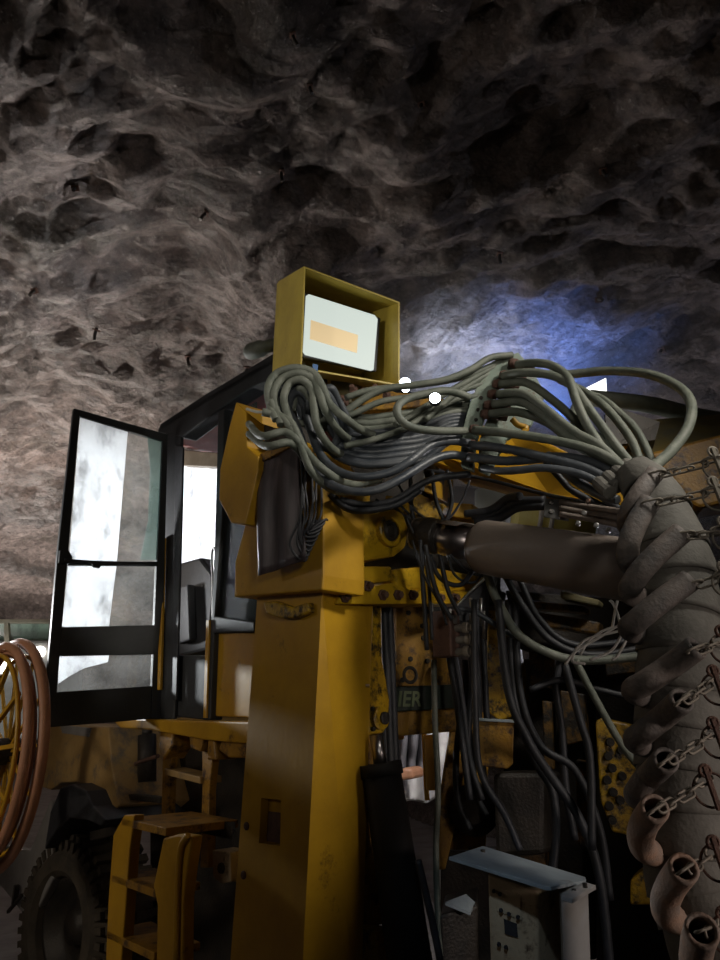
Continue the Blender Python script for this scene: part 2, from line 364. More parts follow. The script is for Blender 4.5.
# head casting with the pin
PR2 = PRF.back(-.02)
b = MB(); b.prism(PP(PRF.back(-.04), (334, 512), (392, 507), (404, 513), (410, 530), (406, 548), (396, 556), (341, 566), (334, 560)), -U * .24); b.build('pivot_casting', YELB, rig, bevel=.015)
b = MB(); b.prism(PP(PRF.back(-.01), (323, 470), (345, 472), (347, 560), (334, 592), (323, 592)), -U * .12); b.build('cheek_plate', YELD, rig, bevel=.006)
pinc = PRF.back(-.05)(389, 531)
b = MB(); b.lathe(pinc, U, [(-.05, .064), (.012, .064), (.016, .058), (.016, .046), (.004, .044)], 32); b.build('pin_boss', YELB, rig, smooth=False, bevel=.002)
b = MB(); b.lathe(pinc, U, [(0, .042), (.012, .042), (.014, .032), (.006, .026), (.012, .02), (.014, 0)], 28); b.build('pin', DARK, rig)
# stacked flanges beneath
def flange(poly, back, depth, m, name='flange', bv=.01):
    b = MB(); b.prism(PP(PRF.back(back), *poly), -U * depth); return b.build(name, m, rig, bevel=bv)
flange([(323, 566), (392, 566), (393, 581), (348, 586), (336, 600), (323, 600)], -.03, .2, YELB)
flange([(395, 569), (428, 566), (485, 577), (484, 592), (396, 590)], -.03, .16, YELB)
flange([(337, 601), (345, 590), (392, 583), (412, 590), (482, 592), (470, 604), (337, 604)], -.05, .12, YELB, bv=.004)
flange([(323, 592), (372, 592), (420, 596), (420, 605), (323, 603)], -.015, .18, YELD, bv=.004)
for (x, y) in ((368, 586), (383, 595), (398, 595), (413, 595), (345, 597), (440, 598), (455, 598)):
    c = PRF.back(-.055)(x, y); b = MB(); b.lathe(c, U, [(-.01, .022), (.004, .022), (.004, .015), (.02, .014)], 6); b.build('hex_bolt', RUST, rig)

# cylinder with eye to the right of the column
PE = PRF.back(.04)
b = MB(); b.prism(PP(PE, (369, 605), (382, 606), (383, 660), (390, 700), (389, 722), (384, 733), (368, 735)), -U * .05); b.build('cylinder_bracket', YELG, rig, bevel=.008)
b = MB(); b.lathe(PE(378, 718), U, [(0, .042), (.02, .042), (.022, .03)], 26); lug = b.build('pin_eye', YELG, rig)
b = MB(); b.lathe(PE(380, 718), U, [(.0, .023), (.03, .023), (.032, .018)], 20); b.build('pin', DARK, lug)
for (x, y) in ((372, 709), (372, 729)):
    b = MB(); b.lathe(PE(x, y), U, [(.0, .009), (.012, .009)], 6); b.build('bolt', DARK, lug)
b = MB(); b.cyl(P(376, 735, 2.76), P(381, 768, 2.75), .024); lc = b.build('cylinder_rod', CHR, rig, smooth=True)
b = MB(); b.cyl(P(381, 766, 2.75), P(414, 990, 2.7), .068, .075, 28); b.cyl(P(380.5, 763, 2.75), P(382.5, 776, 2.748), .075, n=28); b.build('cylinder_barrel', BLKM, rig, smooth=True)
# dark hoses dropping behind the bracket
for k, (x, r) in enumerate(((383, .018), (388, .02), (393, .016))):
    b = MB(); b.tube([P(x - 4, 600, 3.0), P(x - 2, 650, 3.02), P(x, 700, 3.02), P(x + 3, 780, 3.0), P(x + 8, 900, 2.95)], r, 8); b.build('hose', RUB, rig, smooth=True)

# front frame: plate with bolts, dark band with letters, cross member, diagonal
YF = 3.15; PB = Plane(P(420, 700, YF), (U + V((0, -.6, 0))))
b = MB(); b.prism(PP(PB, (396, 604), (434, 604), (434, 662), (418, 686), (402, 686), (396, 668)), -PB.n * .03); fp = b.build('frame_plate', YELD, rig, bevel=.004)
for (x, y) in ((408, 613), (427, 612), (423, 638), (410, 659), (427, 661), (402, 680), (422, 626)):
    b = MB(); b.lathe(PB(x, y), PB.n, [(0, .011), (.008, .011)], 8); b.build('bolt', DARK, fp)
b = MB(); b.ring(PB(410, 675), PB.n, .03, .008); b.build('shackle', DARK, fp)
b = MB(); b.prism(PP(PB.back(.04), (394, 660), (457, 654), (458, 690), (394, 694)), -PB.n * .08); b.build('cross_member', YELD, rig, bevel=.01)
b = MB(); b.prism(PP(PB.back(.02), (391, 687), (459, 684), (459, 708), (391, 712)), -PB.n * .08); bd = b.build('name_band', BANDG, rig, bevel=.003)
b = MB(); b.prism(PP(PB.back(.04), (391, 711), (460, 708), (460, 731), (391, 737)), -PB.n * .12); b.build('cross_member', YELD, rig, bevel=.01)
cu = bpy.data.curves.new('t', 'FONT'); cu.body = 'IER'; cu.size = .085; cu.extrude = .002; cu.shear = .15; cu.offset = .002
to = bpy.data.objects.new('t', cu); C.objects.link(to); dg = bpy.context.evaluated_depsgraph_get()
tm = bpy.data.meshes.new_from_object(to.evaluated_get(dg)); bpy.data.objects.remove(to)
tm.materials.clear(); tm.materials.append(LETT)
lt = bpy.data.objects.new('lettering', tm); C.objects.link(lt); lt.parent = bd
n_ = PB.n; x_ = Z.cross(n_).normalized(); M_ = Matrix((x_, Z, n_)).transposed().to_4x4(); M_.translation = PB.back(.017)(397, 706) - V(bd['_w']); lt.matrix_local = M_
b = MB(); b.prism(PP(PB.back(.05), (456, 700), (470, 700), (462, 800), (446, 870), (436, 870), (442, 790)), -PB.n * .02); b.build('diagonal_brace', YELD, rig, bevel=.008)
b = MB(); b.prism(PP(PB.back(.1), (462, 712), (490, 712), (486, 850), (452, 850)), -PB.n * .03); b.build('side_panel', YELD, rig, bevel=.004)
b = MB(); b.bar(P(424, 730, 3.5), P(427, 800, 3.5), .022); b.build('frame_tube', YEL, rig); b = MB(); b.bar(P(428, 735, 3.45), P(431, 790, 3.45), .04); b.build('frame_post', YEL, rig)
b = MB(); b.tube([P(434, 660, 2.95), P(435, 720, 2.92), P(438, 790, 2.9), (P(436, 860, 2.88)), P(441, 980, 2.85)], .0115, 10); b.build('grey_conduit', HOSE, rig, smooth=True)

# valve block with fittings
b = MB(); vc = P(446, 634, 2.75); b.box(vc, U * .045, W * .03, Z * .085); vb = b.build('valve_block', RUST, rig, bevel=.006)
for k, (x, y) in enumerate(((459, 627), (462, 639), (460, 651))):
    c = P(x, y, 2.68); b = MB(); b.lathe(c - U * .05 + W * .02, U + W * .4, [(0, .014), (.04, .014), (.042, .02), (.06, .021), (.062, .014), (.075, .013)], 14); b.build('valve_cap', CHN, vb, smooth=False)
for k, (x, y) in enumerate(((431, 606), (449, 612), (455, 618))):
    b = MB(); b.lathe(P(x, y, 2.7), Z, [(-.02, .008), (.01, .011)], 8); b.build('fitting', STEEL, vb)

# boom --------------------------------------------------
b = MB()
PBm = [P(428, 452, 3.0), P(452, 424, 3.0), P(505, 425, 2.95), P(550, 443, 2.8), P(600, 468, 2.6), P(622, 505, 2.45), P(600, 503, 2.5), P(545, 492, 2.72), P(489, 480, 2.9), P(433, 466, 3.0)]
b.prism(PBm, V((.18, .32, .02))); b.build('boom_beam', YEL, rig, bevel=.02)
b = MB(); b.tube([P(425, 470, 2.9), P(480, 478, 2.85), P(540, 493, 2.7), P(600, 506, 2.45)], .008, 8); b.build('beam_conduit', RUB, rig, smooth=True)
b = MB(); b.prism([P(598, 442, 3.0), P(640, 418, 3.0), P(735, 412, 3.0), P(740, 420, 2.85), P(735, 470, 2.8), P(640, 474, 2.85), P(606, 462, 2.95)], V((.15, .5, 0))); b.build('boom_arm', DUST, rig, bevel=.03)
b = MB(); b.prism([P(650, 452, 2.78), P(735, 430, 2.75), P(740, 500, 2.7), P(700, 508, 2.72), P(662, 490, 2.76)], V((.05, .2, 0))); b.build('boom_side', YELD, rig, bevel=.015)
b = MB(); b.tube([P(590, 398, 3.1), P(650, 405, 3.1), P(700, 417, 3.1), P(745, 424, 3.1)], .04, 12); b.build('boom_pipe', HOSE, rig, smooth=True)
b = MB(); b.ring(P(618, 425, 2.85), U, .035, .014); b.bar(P(617, 434, 2.85), P(620, 450, 2.85), .05); b.build('lifting_eye', YEL, rig, bevel=.003, smooth=True)
b = MB(); b.prism([P(608, 446, 2.8), P(604, 400, 2.82), P(625, 410, 2.82), P(660, 422, 2.82), P(655, 440, 2.8)], V((.03, .1, 0))); b.build('boom_gusset', DARK, rig)
b = MB(); b.tube([P(512, 419, 2.42), P(518, 425, 2.42), P(526, 428, 2.42), P(522, 434, 2.42)], .012, 8); b.build('paint_marked_hook', YEL, rig, smooth=True)
b = MB(); b.prism([P(330, 470, 3.25), P(470, 520, 3.25), P(500, 560, 3.25), P(500, 606, 3.25), P(330, 606, 3.25)], V((.1, .2, 0))); b.build('turret_base', DARK, rig, bevel=.01)
# frame pieces under the boom
for poly, Y, m, n in ([[(412, 466), (440, 470), (438, 505), (404, 500)], 3.1, YELG, 'boom_bracket'], [[(424, 478), (434, 478), (433, 495), (424, 492)], 2.95, YEL, 'boom_lug'],
                      [[(415, 492), (445, 505), (438, 520), (410, 514)], 3.0, YELG, 'boom_bracket'], [[(450, 502), (473, 504), (472, 519), (447, 516)], 3.0, YEL, 'boom_lug'],
                      [[(540, 492), (580, 500), (578, 512), (538, 505)], 2.9, YEL, 'boom_lug'], [[(345, 405), (440, 402), (432, 425), (400, 440), (345, 435)], 2.95, YEL, 'top_cover'],
                      [[(300, 378), (350, 372), (395, 392), (440, 395), (440, 405), (345, 412), (310, 400)], 2.85, YELD, 'top_cover'],
                      [[(335, 440), (425, 440), (425, 500), (340, 508)], 3.05, DARK, 'turret_body'], [[(332, 480), (352, 480), (352, 512), (332, 512)], 2.9, YELG, 'turret_lug'], [[(385, 495), (404, 498), (404, 512), (385, 512)], 2.95, YELG, 'turret_lug']):
    b = MB(); b.prism([P(x, y, Y) for x, y in poly], V((.08, .14, 0))); b.build(n, m, rig, bevel=.006)
# clamp and rod bundle right above the cylinder
b = MB(); b.prism([P(545, 498, 2.5), P(562, 500, 2.48), P(560, 520, 2.48), P(543, 517, 2.5)], V((.05, .06, .01))); cl = b.build('hose_clamp', STEEL, rig, bevel=.003)
for y in (503, 512):
    b = MB(); b.lathe(P(551, y, 2.49), -V((0, 1, 0)), [(0, .009), (.012, .009)], 8); b.build('bolt', DARK, cl)
for k in range(3):
    b = MB(); b.tube([P(560, 502 + k * 6, 2.48), P(590, 507 + k * 6, 2.42), P(625, 512 + k * 7, 2.3)], .011, 8); b.build('hose', BARR, rig, smooth=True)
for (x, y) in ((588, 502), (584, 514), (578, 524), (596, 526), (608, 531)):
    b = MB(); b.lathe(P(x, y, 2.36), V((-.2, -1, .1)), [(0, .009), (.012, .009), (.013, .006)], 10); b.build('fitting', STEEL, rig, smooth=True)
for (a, c) in (((500, 520), (545, 506)), ((497, 514), (545, 500)), ((490, 512), (520, 496))):
    b = MB(); b.tube([P(a[0] - 25, a[1] + 2, 2.75), P(a[0], a[1] - 2, 2.7), P(a[0] + 18, c[1] + 2, 2.62), P(c[0], c[1], 2.55)], .016, 8); b.build('hose', RUB, rig, smooth=True)

# boom cylinder -----------------------------------------
c0 = P(415, 533, 2.73); c1 = P(478, 546, 2.62); c2 = P(672, 577, 2.15); ax = (c2 - c1).normalized()
b = MB(); b.cyl(c0, c1 + ax * .05, .062, n=32); b.build('cylinder_rod', CHR, rig, smooth=True)
b = MB(); q0 = P(414, 533, 2.735)
b.lathe(q0, ax, [(0, .045), (.02, .06), (.06, .068), (.085, .07), (.09, .066), (.12, .066), (.13, .06)], 32); b.build('rod_end', DARK, rig, smooth=True)
x_, y_ = fr(ax); b = MB(); n1 = 14; pts0 = []
for t_ in (.14, .33):
    for k in range(n1 + 1):
        an = pi * (-.15 + .75 * k / n1); up = (Z - ax * Z.dot(ax)).normalized(); sd = ax.cross(up)
        pts0.append(q0 + ax * (t_ - (.1 * (k / n1) if t_ > .2 else 0)) + (up * cos(an - 1.1) + sd * sin(an - 1.1)) * .067)
b.add(pts0, [(k, k + 1, n1 + 2 + k, n1 + 1 + k) for k in range(n1)]); sh = b.build('rod_sleeve', BARR, rig, smooth=True); m_ = sh.modifiers.new('s', 'SOLIDIFY'); m_.thickness = .004
Lb = (c2 - c1).length
b = MB(); b.lathe(c1, ax, [(0, .062), (.0, .084), (.012, .094), (.03, .1), (Lb - .15, .1), (Lb, .1)], 48); b.build('cylinder_barrel', BARR, rig, smooth=True)

# black cables drooping around the rod and below the flange
random.seed(3)
cab = [[(447, 470), (452, 500), (445, 525)], [(410, 470), (412, 510), (418, 535)], [(432, 470), (436, 500), (448, 530)], [(470, 480), (462, 500), (447, 520), (430, 522)], [(405, 515), (425, 560), (430, 600), (432, 640)],
       [(412, 540), (424, 575), (440, 604), (447, 625)], [(425, 545), (436, 590), (452, 620)], [(420, 540), (424, 600), (427, 650)], [(440, 555), (448, 590), (460, 615)], [(445, 545), (455, 575), (475, 582), (490, 560)],
       [(430, 555), (440, 578), (460, 585), (473, 570)], [(395, 500), (412, 520), (408, 545)], [(450, 555), (470, 570), (500, 566)], [(375, 500), (395, 512), (415, 520)], [(395, 480), (420, 515), (450, 525)], [(362, 505), (390, 505), (420, 530), (440, 530)]]
for pth in cab:
    b = MB(); Y0 = random.uniform(2.55, 2.66); b.tube([P(x, y, Y0 + .02 * k + (.28 if pth[0][1] < 506 else 0)) for k, (x, y) in enumerate(pth)], random.choice((.005, .007, .009)), 7); b.build('cable', RUB, rig, smooth=True)
for k, pth in enumerate([[(449, 655), (455, 690), (462, 740), (470, 800)], [(454, 655), (462, 700), (470, 760), (482, 800)], [(470, 620), (472, 680), (468, 740), (470, 800)], [(476, 600), (478, 680), (480, 740), (486, 790)], [(480, 600), (484, 660), (487, 720), (492, 760)],
                         [(465, 660), (468, 720), (476, 790), (486, 815)], [(460, 720), (456, 760), (458, 800), (470, 830)]]):
    b = MB(); b.tube([P(x, y, 2.9 + .03 * k) for x, y in pth], .013, 8); b.build('hose', RUB, rig, smooth=True)
for (x, y) in ((471, 612), (476, 616), (481, 612), (484, 625)):
    b = MB(); b.cyl(P(x, y - 14, 2.93), P(x, y + 14, 2.93), .006, n=8); b.build('fitting', STEEL, rig, smooth=True)
# black drape behind the fittings, catching light on its edge
b = MB(); b.prism([P(487, 578, 3.05), P(484, 640, 3.05), P(452, 615, 3.05), P(462, 600, 3.05)], V((.02, .03, 0))); b.build('splash_guard', RUB, rig, bevel=.004)
b = MB(); b.tube([P(486, 577, 3.02), P(470, 592, 3.02), P(455, 608, 3.02)], .007, 6); b.build('guard_edge', STEEL, rig, smooth=True)

# rear yellow post and machinery of the right side
b = MB(); b.prism([P(487, 600, 3.4), P(494, 590, 3.4), P(506, 596, 3.4), P(522, 690, 3.4), P(523, 712, 3.4), P(500, 722, 3.4), P(487, 712, 3.4)], V((.06, .12, 0))); b.build('rear_post', YELG, rig, bevel=.01)
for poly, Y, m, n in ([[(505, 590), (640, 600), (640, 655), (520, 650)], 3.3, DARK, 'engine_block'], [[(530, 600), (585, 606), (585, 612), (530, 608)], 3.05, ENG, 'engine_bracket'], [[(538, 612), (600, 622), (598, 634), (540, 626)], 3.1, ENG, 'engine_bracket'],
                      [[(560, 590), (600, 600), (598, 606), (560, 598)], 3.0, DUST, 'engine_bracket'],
                      [[(595, 722), (600, 718), (628, 724), (640, 730), (640, 838), (612, 832), (600, 800)], 3.0, YELG, 'feed_panel'], [[(630, 880), (652, 862), (660, 905), (630, 905)], 2.9, YELG, 'feed_bracket'],
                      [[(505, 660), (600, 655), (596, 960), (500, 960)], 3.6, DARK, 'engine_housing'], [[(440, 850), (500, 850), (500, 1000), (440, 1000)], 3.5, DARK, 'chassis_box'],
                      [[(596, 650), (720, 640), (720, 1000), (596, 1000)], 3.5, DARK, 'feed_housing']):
    b = MB(); b.prism([P(x, y, Y) for x, y in poly], V((.05, .1, 0))); o = b.build(n, m, rig, bevel=.008)
    if n == 'feed_panel':
        for (x, y) in ((610, 742), (608, 756), (612, 768), (607, 780), (613, 792), (609, 806), (612, 820), (621, 750), (622, 776), (620, 800)):
            h = MB(); h.lathe(P(x, y, 2.995), V((-.1, -1, 0)), [(-.01, .018), (.012, .016), (.012, .007)], 9); h.build('bolt', DARK, o)
for k, poly in enumerate([[(528, 640), (556, 646), (552, 690), (530, 684)], [(572, 640), (590, 642), (594, 660), (575, 664)], [(542, 700), (552, 702), (554, 770), (544, 766)], [(560, 690), (584, 694), (588, 740), (564, 746)], [(575, 760), (592, 764), (590, 850), (578, 846)],
                         [(520, 850), (545, 852), (545, 870), (520, 868)], [(604, 655), (640, 652), (640, 672), (606, 676)]]):
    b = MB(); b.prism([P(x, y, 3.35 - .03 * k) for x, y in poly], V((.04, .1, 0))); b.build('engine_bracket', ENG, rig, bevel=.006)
# long hoses in the dark
lh = [([(487, 574), (497, 600), (520, 636), (560, 657), (600, 660), (648, 655)], .0165, HOSE), ([(505, 575), (522, 605), (550, 640), (590, 655), (645, 648)], .014, RUB), ([(520, 580), (540, 620), (575, 645), (640, 640)], .013, RUB),
      ([(455, 608), (475, 612), (500, 628), (520, 640)], .0105, HOSEB), ([(560, 658), (556, 690), (562, 730), (566, 790), (575, 840)], .0135, RUB), ([(575, 660), (596, 700), (622, 745), (650, 780)], .0135, HOSE),
      ([(640, 700), (600, 690), (560, 680), (530, 690)], .012, RUB), ([(498, 600), (508, 690), (528, 740), (550, 775), (580, 820), (600, 880), (612, 990)], .016, RUB), ([(508, 600), (515, 700), (535, 760), (552, 790), (556, 830), (552, 880)], .015, RUB),
      ([(515, 600), (520, 690), (540, 745), (575, 770), (600, 830), (610, 900)], .014, RUB), ([(565, 665), (580, 720), (590, 760), (592, 850)], .014, RUB), ([(418, 860), (425, 890), (432, 920), (440, 960)], .012, RUB), ([(474, 600), (475, 700), (480, 770), (505, 815), (520, 850)], .012, RUB)]
for pth, r, m in lh:
    b = MB(); Y0 = random.uniform(2.6, 2.8); b.tube([P(x, y, Y0) for x, y in pth], r, 9); b.build('hose', m, rig, smooth=True)
for pth in [[(648, 618), (620, 625), (600, 637), (575, 652), (565, 665)], [(640, 622), (625, 630), (612, 650), (590, 660)], [(648, 622), (615, 632), (585, 640), (572, 660), (585, 664)], [(620, 622), (614, 605), (610, 600)], [(612, 630), (615, 612), (618, 598)],
            [(628, 628), (626, 640), (618, 655), (612, 660)], [(640, 626), (610, 628), (590, 640), (580, 655)]]:
    b = MB(); b.tube([P(x, y, 2.38) for x, y in pth], .0048, 6); b.build('cable_tie', mat_cab if False else WHITE, rig, smooth=True)
# dark drum and housing beneath the small yellow box
b = MB(); b.prism([P(492, 772, 3.1), P(545, 772, 3.1), P(544, 855, 3.1), P(495, 858, 3.1)], V((.1, .12, 0))); b.build('tank', GREY if False else DARK, rig, bevel=.02)
b = MB(); b.lathe(P(474, 810, 3.2), V((-.3, -1, 0)), [(-.1, .1), (0, .1), (.0, .06), (.02, .05)], 24); b.build('drum', DARK, rig, smooth=True)
b = MB(); PSB = Plane(P(495, 740, 2.95), V((-.1, -1, 0)))
b.prism(PP(PSB, (478, 721), (514, 723), (513, 764), (507, 769), (480, 766)), V((.02, .16, 0))); yb = b.build('junction_box', YELD, rig, bevel=.004)
b = MB(); b.prism(PP(PSB.back(-.012), (476, 718), (517, 720), (517, 723), (476, 721)), V((.03, .2, .0))); b.build('box_lid', BLUE, yb, bevel=.002)

# hose manifold -----------------------------------------
YM = 2.45
mo = [(518, 352), (500, 360), (484, 375), (473, 395), (465, 420), (461, 447), (461, 467)]; mi_ = [(473, 471), (474, 452), (478, 433), (486, 411), (496, 390), (508, 374), (525, 360)]
o_ = smooth_path([P(x, y, YM) for x, y in mo], 4); i_ = smooth_path([P(x, y, YM) for x, y in mi_], 4)
b = MB(); b.prism(o_ + i_, V((.01, .025, .0))); mani = b.build('hose_manifold', MANI, rig, bevel=.003)
b = MB(); q = [P(x, y, YM + .03) for x, y in ((478, 471), (479, 440), (491, 408), (515, 372), (527, 362), (545, 392), (530, 425), (505, 440), (488, 475))]
b.prism(q, V((.01, .02, 0))); b.build('backing_plate', MANI, mani, bevel=.003)
fr_pts = [(512, 363), (503, 375), (496, 384), (491, 394), (487, 405), (484, 414), (473, 429), (469, 444), (468, 457)]
for (x, y) in fr_pts:
    d = (P(x + 12, y + 1.5, YM - .01) - P(x, y, YM - .015)).normalized()
    b = MB(); b.lathe(P(x, y, YM - .018), d, [(-.012, .012), (.0, .018), (.02, .018), (.021, .014), (.05, .014), (.052, .017), (.085, .017)], 6 + 6); b.build('fitting', random.choice((MANI, RUST, RUST)), mani, smooth=False)
for (x, y) in ((509, 368), (499, 380), (481, 398), (478, 410), (476, 420), (466, 452), (471, 466)):
    b = MB(); b.lathe(P(x, y, YM - .001), V((-.2, -1, 0)), [(0, .007), (.005, .007)], 8); b.build('bolt', DARK, mani)

def hose(pth, r, m, name='hose', n=10):
    b = MB(); b.tube([P(*p) for p in pth], r, n); return b.build(name, m, rig, smooth=True)
R = [[(517, 365), (535, 363), (553, 366), (568, 378), (577, 403), (590, 430), (612, 462)], [(503, 376), (520, 373), (545, 374), (570, 384), (590, 410), (617, 447), (636, 470)], [(500, 384), (527, 383), (555, 402), (580, 424), (607, 444), (632, 470)],
     [(498, 394), (523, 394), (547, 410), (573, 431), (600, 446), (627, 472)], [(493, 404), (520, 402), (540, 413), (563, 432), (592, 452), (618, 474)], [(490, 414), (517, 412), (548, 423), (573, 443), (598, 458), (620, 480)],
     [(474, 430), (507, 433), (557, 441), (597, 452), (628, 470)], [(470, 445), (507, 449), (547, 458), (585, 468), (617, 484)], [(469, 457), (507, 461), (557, 457), (590, 462), (622, 478)],
     [(483, 468), (500, 471), (520, 470), (545, 468), (580, 474), (612, 490)], [(560, 380), (585, 392), (608, 410), (630, 438), (640, 462)], [(575, 392), (600, 398), (618, 412), (636, 430), (650, 458), (654, 480)], [(560, 462), (590, 475), (612, 492)], [(548, 455), (575, 480), (600, 495), (618, 500)],
     [(578, 400), (574, 415), (580, 440), (596, 462)]]
for k, p in enumerate(R):
    n_ = len(p); yb_ = [2.42, 2.4, 2.4, 2.4, 2.4, 2.4, 2.38, 2.38, 2.37, 2.4, 2.55, 2.6, 2.42, 2.44, 2.5][k]
    hose([(x, y, yb_ - (.02 + .24 * (i / (n_ - 1)) + .04 * sin(pi * i / (n_ - 1))) + (k % 3) * .02) for i, (x, y) in enumerate(p)], .0155 if k != 9 else .013, HOSE if k not in (7, 8, 9, 12, 13) else HOSEB)
hose([(515, 372, 2.75), (545, 374, 2.75), (572, 374, 2.7), (607, 371, 2.62), (647, 374, 2.5), (677, 386, 2.4), (691, 403, 2.32), (688, 427, 2.25), (672, 450, 2.2), (650, 470, 2.12)], .018, HOSE, n=14)
hose([(545, 460, 2.45), (562, 480, 2.44), (575, 492, 2.44), (618, 514, 2.4)], .013, RUB)
hose([(565, 460, 2.42), (578, 478, 2.42), (590, 488, 2.42), (628, 516, 2.36)], .013, RUB)
# clamp where the fan gathers
b = MB()
for k in range(4):
    b.cyl(P(598 + k * 9, 478 - k * 6 + 4, 2.14), P(610 + k * 9, 489 - k * 6 + 4, 2.08), .022, n=12)
b.build('gathering_clamp', WRAP, rig, bevel=.003)

# left bundle: sagging hoses from the manifold to the coil under the lamp
random.seed(11)
ends = [(306, 401), (300, 398), (312, 404), (322, 400), (296, 404), (330, 402), (316, 398), (338, 404), (326, 408), (302, 410), (310, 408), (345, 408)]
hose([(468, 457, 2.42), (450, 455, 2.38), (430, 461, 2.34), (397, 481, 2.28), (372, 491, 2.27), (345, 490, 2.28), (321, 477, 2.32), (306, 453, 2.34), (296, 425, 2.34), (286, 408, 2.34), (277, 393, 2.34), (279, 381, 2.34), (292, 375, 2.36)], .015, HOSEB)
hose([(469, 443, 2.42), (450, 441, 2.38), (430, 446, 2.35), (410, 461, 2.3), (388, 473, 2.29), (358, 477, 2.29), (333, 468, 2.33), (318, 450, 2.35), (309, 425, 2.36), (303, 405, 2.36), (290, 392, 2.34), (288, 380, 2.34), (300, 373, 2.36)], .015, HOSEB)
for k in range(11):
    t = k / 10; y0 = 404 + 36 * t; sag = 418 + 48 * t + random.uniform(-2, 2); ex, ey = ends[k]
    hose([(470 - 4 * t, y0, 2.5), (448, y0 + 2, 2.48), (424, y0 + 6 + 14 * t, 2.47), (395, sag - 3 + 2 * t, 2.44), (362, sag, 2.43), (336, sag - 9, 2.43), (ex + 12, ey + 18 + 10 * t, 2.4), (ex, ey - 4, 2.37 - .02 * (k % 3)), (ex - 14 + 2 * (k % 4), ey - 16, 2.33 - .015 * (k % 3)), (ex - 22 + 3 * (k % 3), ey - 10 + 3 * (k % 2), 2.33), (ex - 22 + (k % 5), ey + 6, 2.36)], .0145, HOSE if k < 3 else HOSEB)
# upper thin hoses running from the manifold top
for k, p in enumerate([[(512, 355), (490, 358), (470, 370), (445, 380), (415, 385), (385, 389), (365, 398), (340, 414), (310, 423), (288, 421), (274, 408)], [(503, 360), (470, 375), (440, 382), (405, 386), (370, 390), (345, 398)], [(495, 366), (470, 380), (448, 392), (420, 410), (395, 425)],
                       [(488, 374), (465, 388), (445, 402), (425, 420)], [(482, 384), (462, 390), (442, 394), (412, 397), (380, 402), (350, 415), (322, 420)], [(478, 396), (455, 400), (430, 412), (405, 428), (372, 440), (344, 446)]]):
    hose([(x, y, 2.44 - .02 * i + (.02 if k else 0)) if i < 4 else (x, y, 2.38) for i, (x, y) in enumerate(p)], .0115 if k else .013, HOSE)
# the U shaped loop
hose([(469, 397, 2.38), (448, 391, 2.34), (425, 394, 2.32), (405, 400, 2.3), (397, 409, 2.29), (401, 420, 2.29), (414, 428, 2.3), (438, 431, 2.32), (466, 431, 2.38)], .0145, HOSE)
# curls of the coil near the lamp
for p in [[(276, 420), (270, 405), (268, 388), (276, 374), (294, 368), (312, 372), (322, 386), (330, 404), (345, 418), (366, 432), (395, 438)], [(281, 425), (276, 408), (274, 392), (282, 379), (298, 373), (314, 380), (320, 394), (326, 412), (342, 434), (366, 448)], [(292, 428), (286, 410), (284, 396), (290, 383), (302, 380), (312, 390), (314, 408), (318, 428), (334, 450), (360, 462)],
          [(270, 400), (276, 412), (288, 424), (300, 444), (312, 472), (334, 490), (360, 492)], [(249, 424), (262, 436), (285, 432), (300, 444), (314, 466), (330, 482)], [(249, 434), (266, 446), (290, 443), (306, 460), (320, 480)], [(262, 412), (280, 416), (292, 424), (304, 448), (324, 470), (350, 484), (380, 480)]]:
    hose([(x, y, 2.27 + .012 * (i % 2) + (.1 if i == len(p) - 2 else .32 if i == len(p) - 1 else 0) + (.3 if i == 0 and x < 252 else 0)) for i, (x, y) in enumerate(p)], .014, HOSE)
for p in [[(340, 500), (365, 505), (395, 500), (430, 480), (470, 474)], [(330, 494), (352, 510), (392, 506), (420, 490)]]:
    hose([(x, y, 2.5) for x, y in p], .013, RUB)

# small boxes under the lamp
b = MB(); b.prism([P(330, 374, 2.75), P(352, 379, 2.75), P(351, 399, 2.75), P(331, 394, 2.75)], V((.05, .1, 0))); b.build('lamp_bracket', DUST, rig, bevel=.004)
b = MB(); b.prism([P(295, 358, 2.7), P(300, 358, 2.7), P(304, 384, 2.7), P(297, 384, 2.7)], V((.02, .04, 0))); b.build('bracket_tab', WHITE, rig, bevel=.002)
for (x, y) in ((355, 393), (366, 397), (378, 393), (388, 399), (345, 404)):
    b = MB(); b.lathe(P(x, y, 2.6), V((-.4, -1, .5)), [(0, .018), (.02, .018), (.022, .012), (.04, .01)], 8); b.build('fitting', RUST, rig)

# ------------------------------------------------------------------ CAB
hinge = P(166, 560, 4.0); PC = Plane(hinge, -W)
cabp = MB().box(V((hinge.x, hinge.y, 2.4)) + W * .75, V((.01, 0, 0)), V((0, .01, 0)), Z * .01)
b = MB(); b.prism(PP(PC, (157, 433), (160, 424), (205, 394), (252, 366), (290, 343), (300, 352), (299, 372), (252, 387), (215, 412), (182, 437)), W * .1); cb = b.build('cab_roof_rail', BLK, rig, bevel=.008)
b = MB(); r0 = PC(160, 424); r1 = PC(296, 343); b.prism([r0, r1, r1 + W * 1.1, r0 + W * 1.1], Z * -.05); 
b.build('cab_roof', BLK, rig, bevel=.01)
b = MB(); b.prism([p + W * .05 - Z * .06 for p in (r0, r1, r1 + W * 1.0, r0 + W * 1.0)], Z * -.03); b.build('headliner', REDP, rig)
def cpost(poly, name='cab_pillar', m=BLK, pl=PC, d=.07, bv=.006):
    b = MB(); b.prism(PP(pl, *poly), W * d); return b.build(name, m, rig, bevel=bv)
cpost([(165, 433), (181, 436), (178, 560), (174, 719), (160, 719)], d=.02)
cpost([(218, 412), (224, 408), (222, 520), (214, 625), (210, 720), (206, 720), (214, 560)])
cpost([(276, 370), (290, 366), (286, 420), (270, 440), (262, 420)], d=.1)
cpost([(214, 616), (254, 622), (254, 632), (212, 633)], d=.1)
cpost([(211, 632), (256, 632), (256, 718), (210, 716)], 'cab_side_panel', YEL, PC.back(.03), .05)
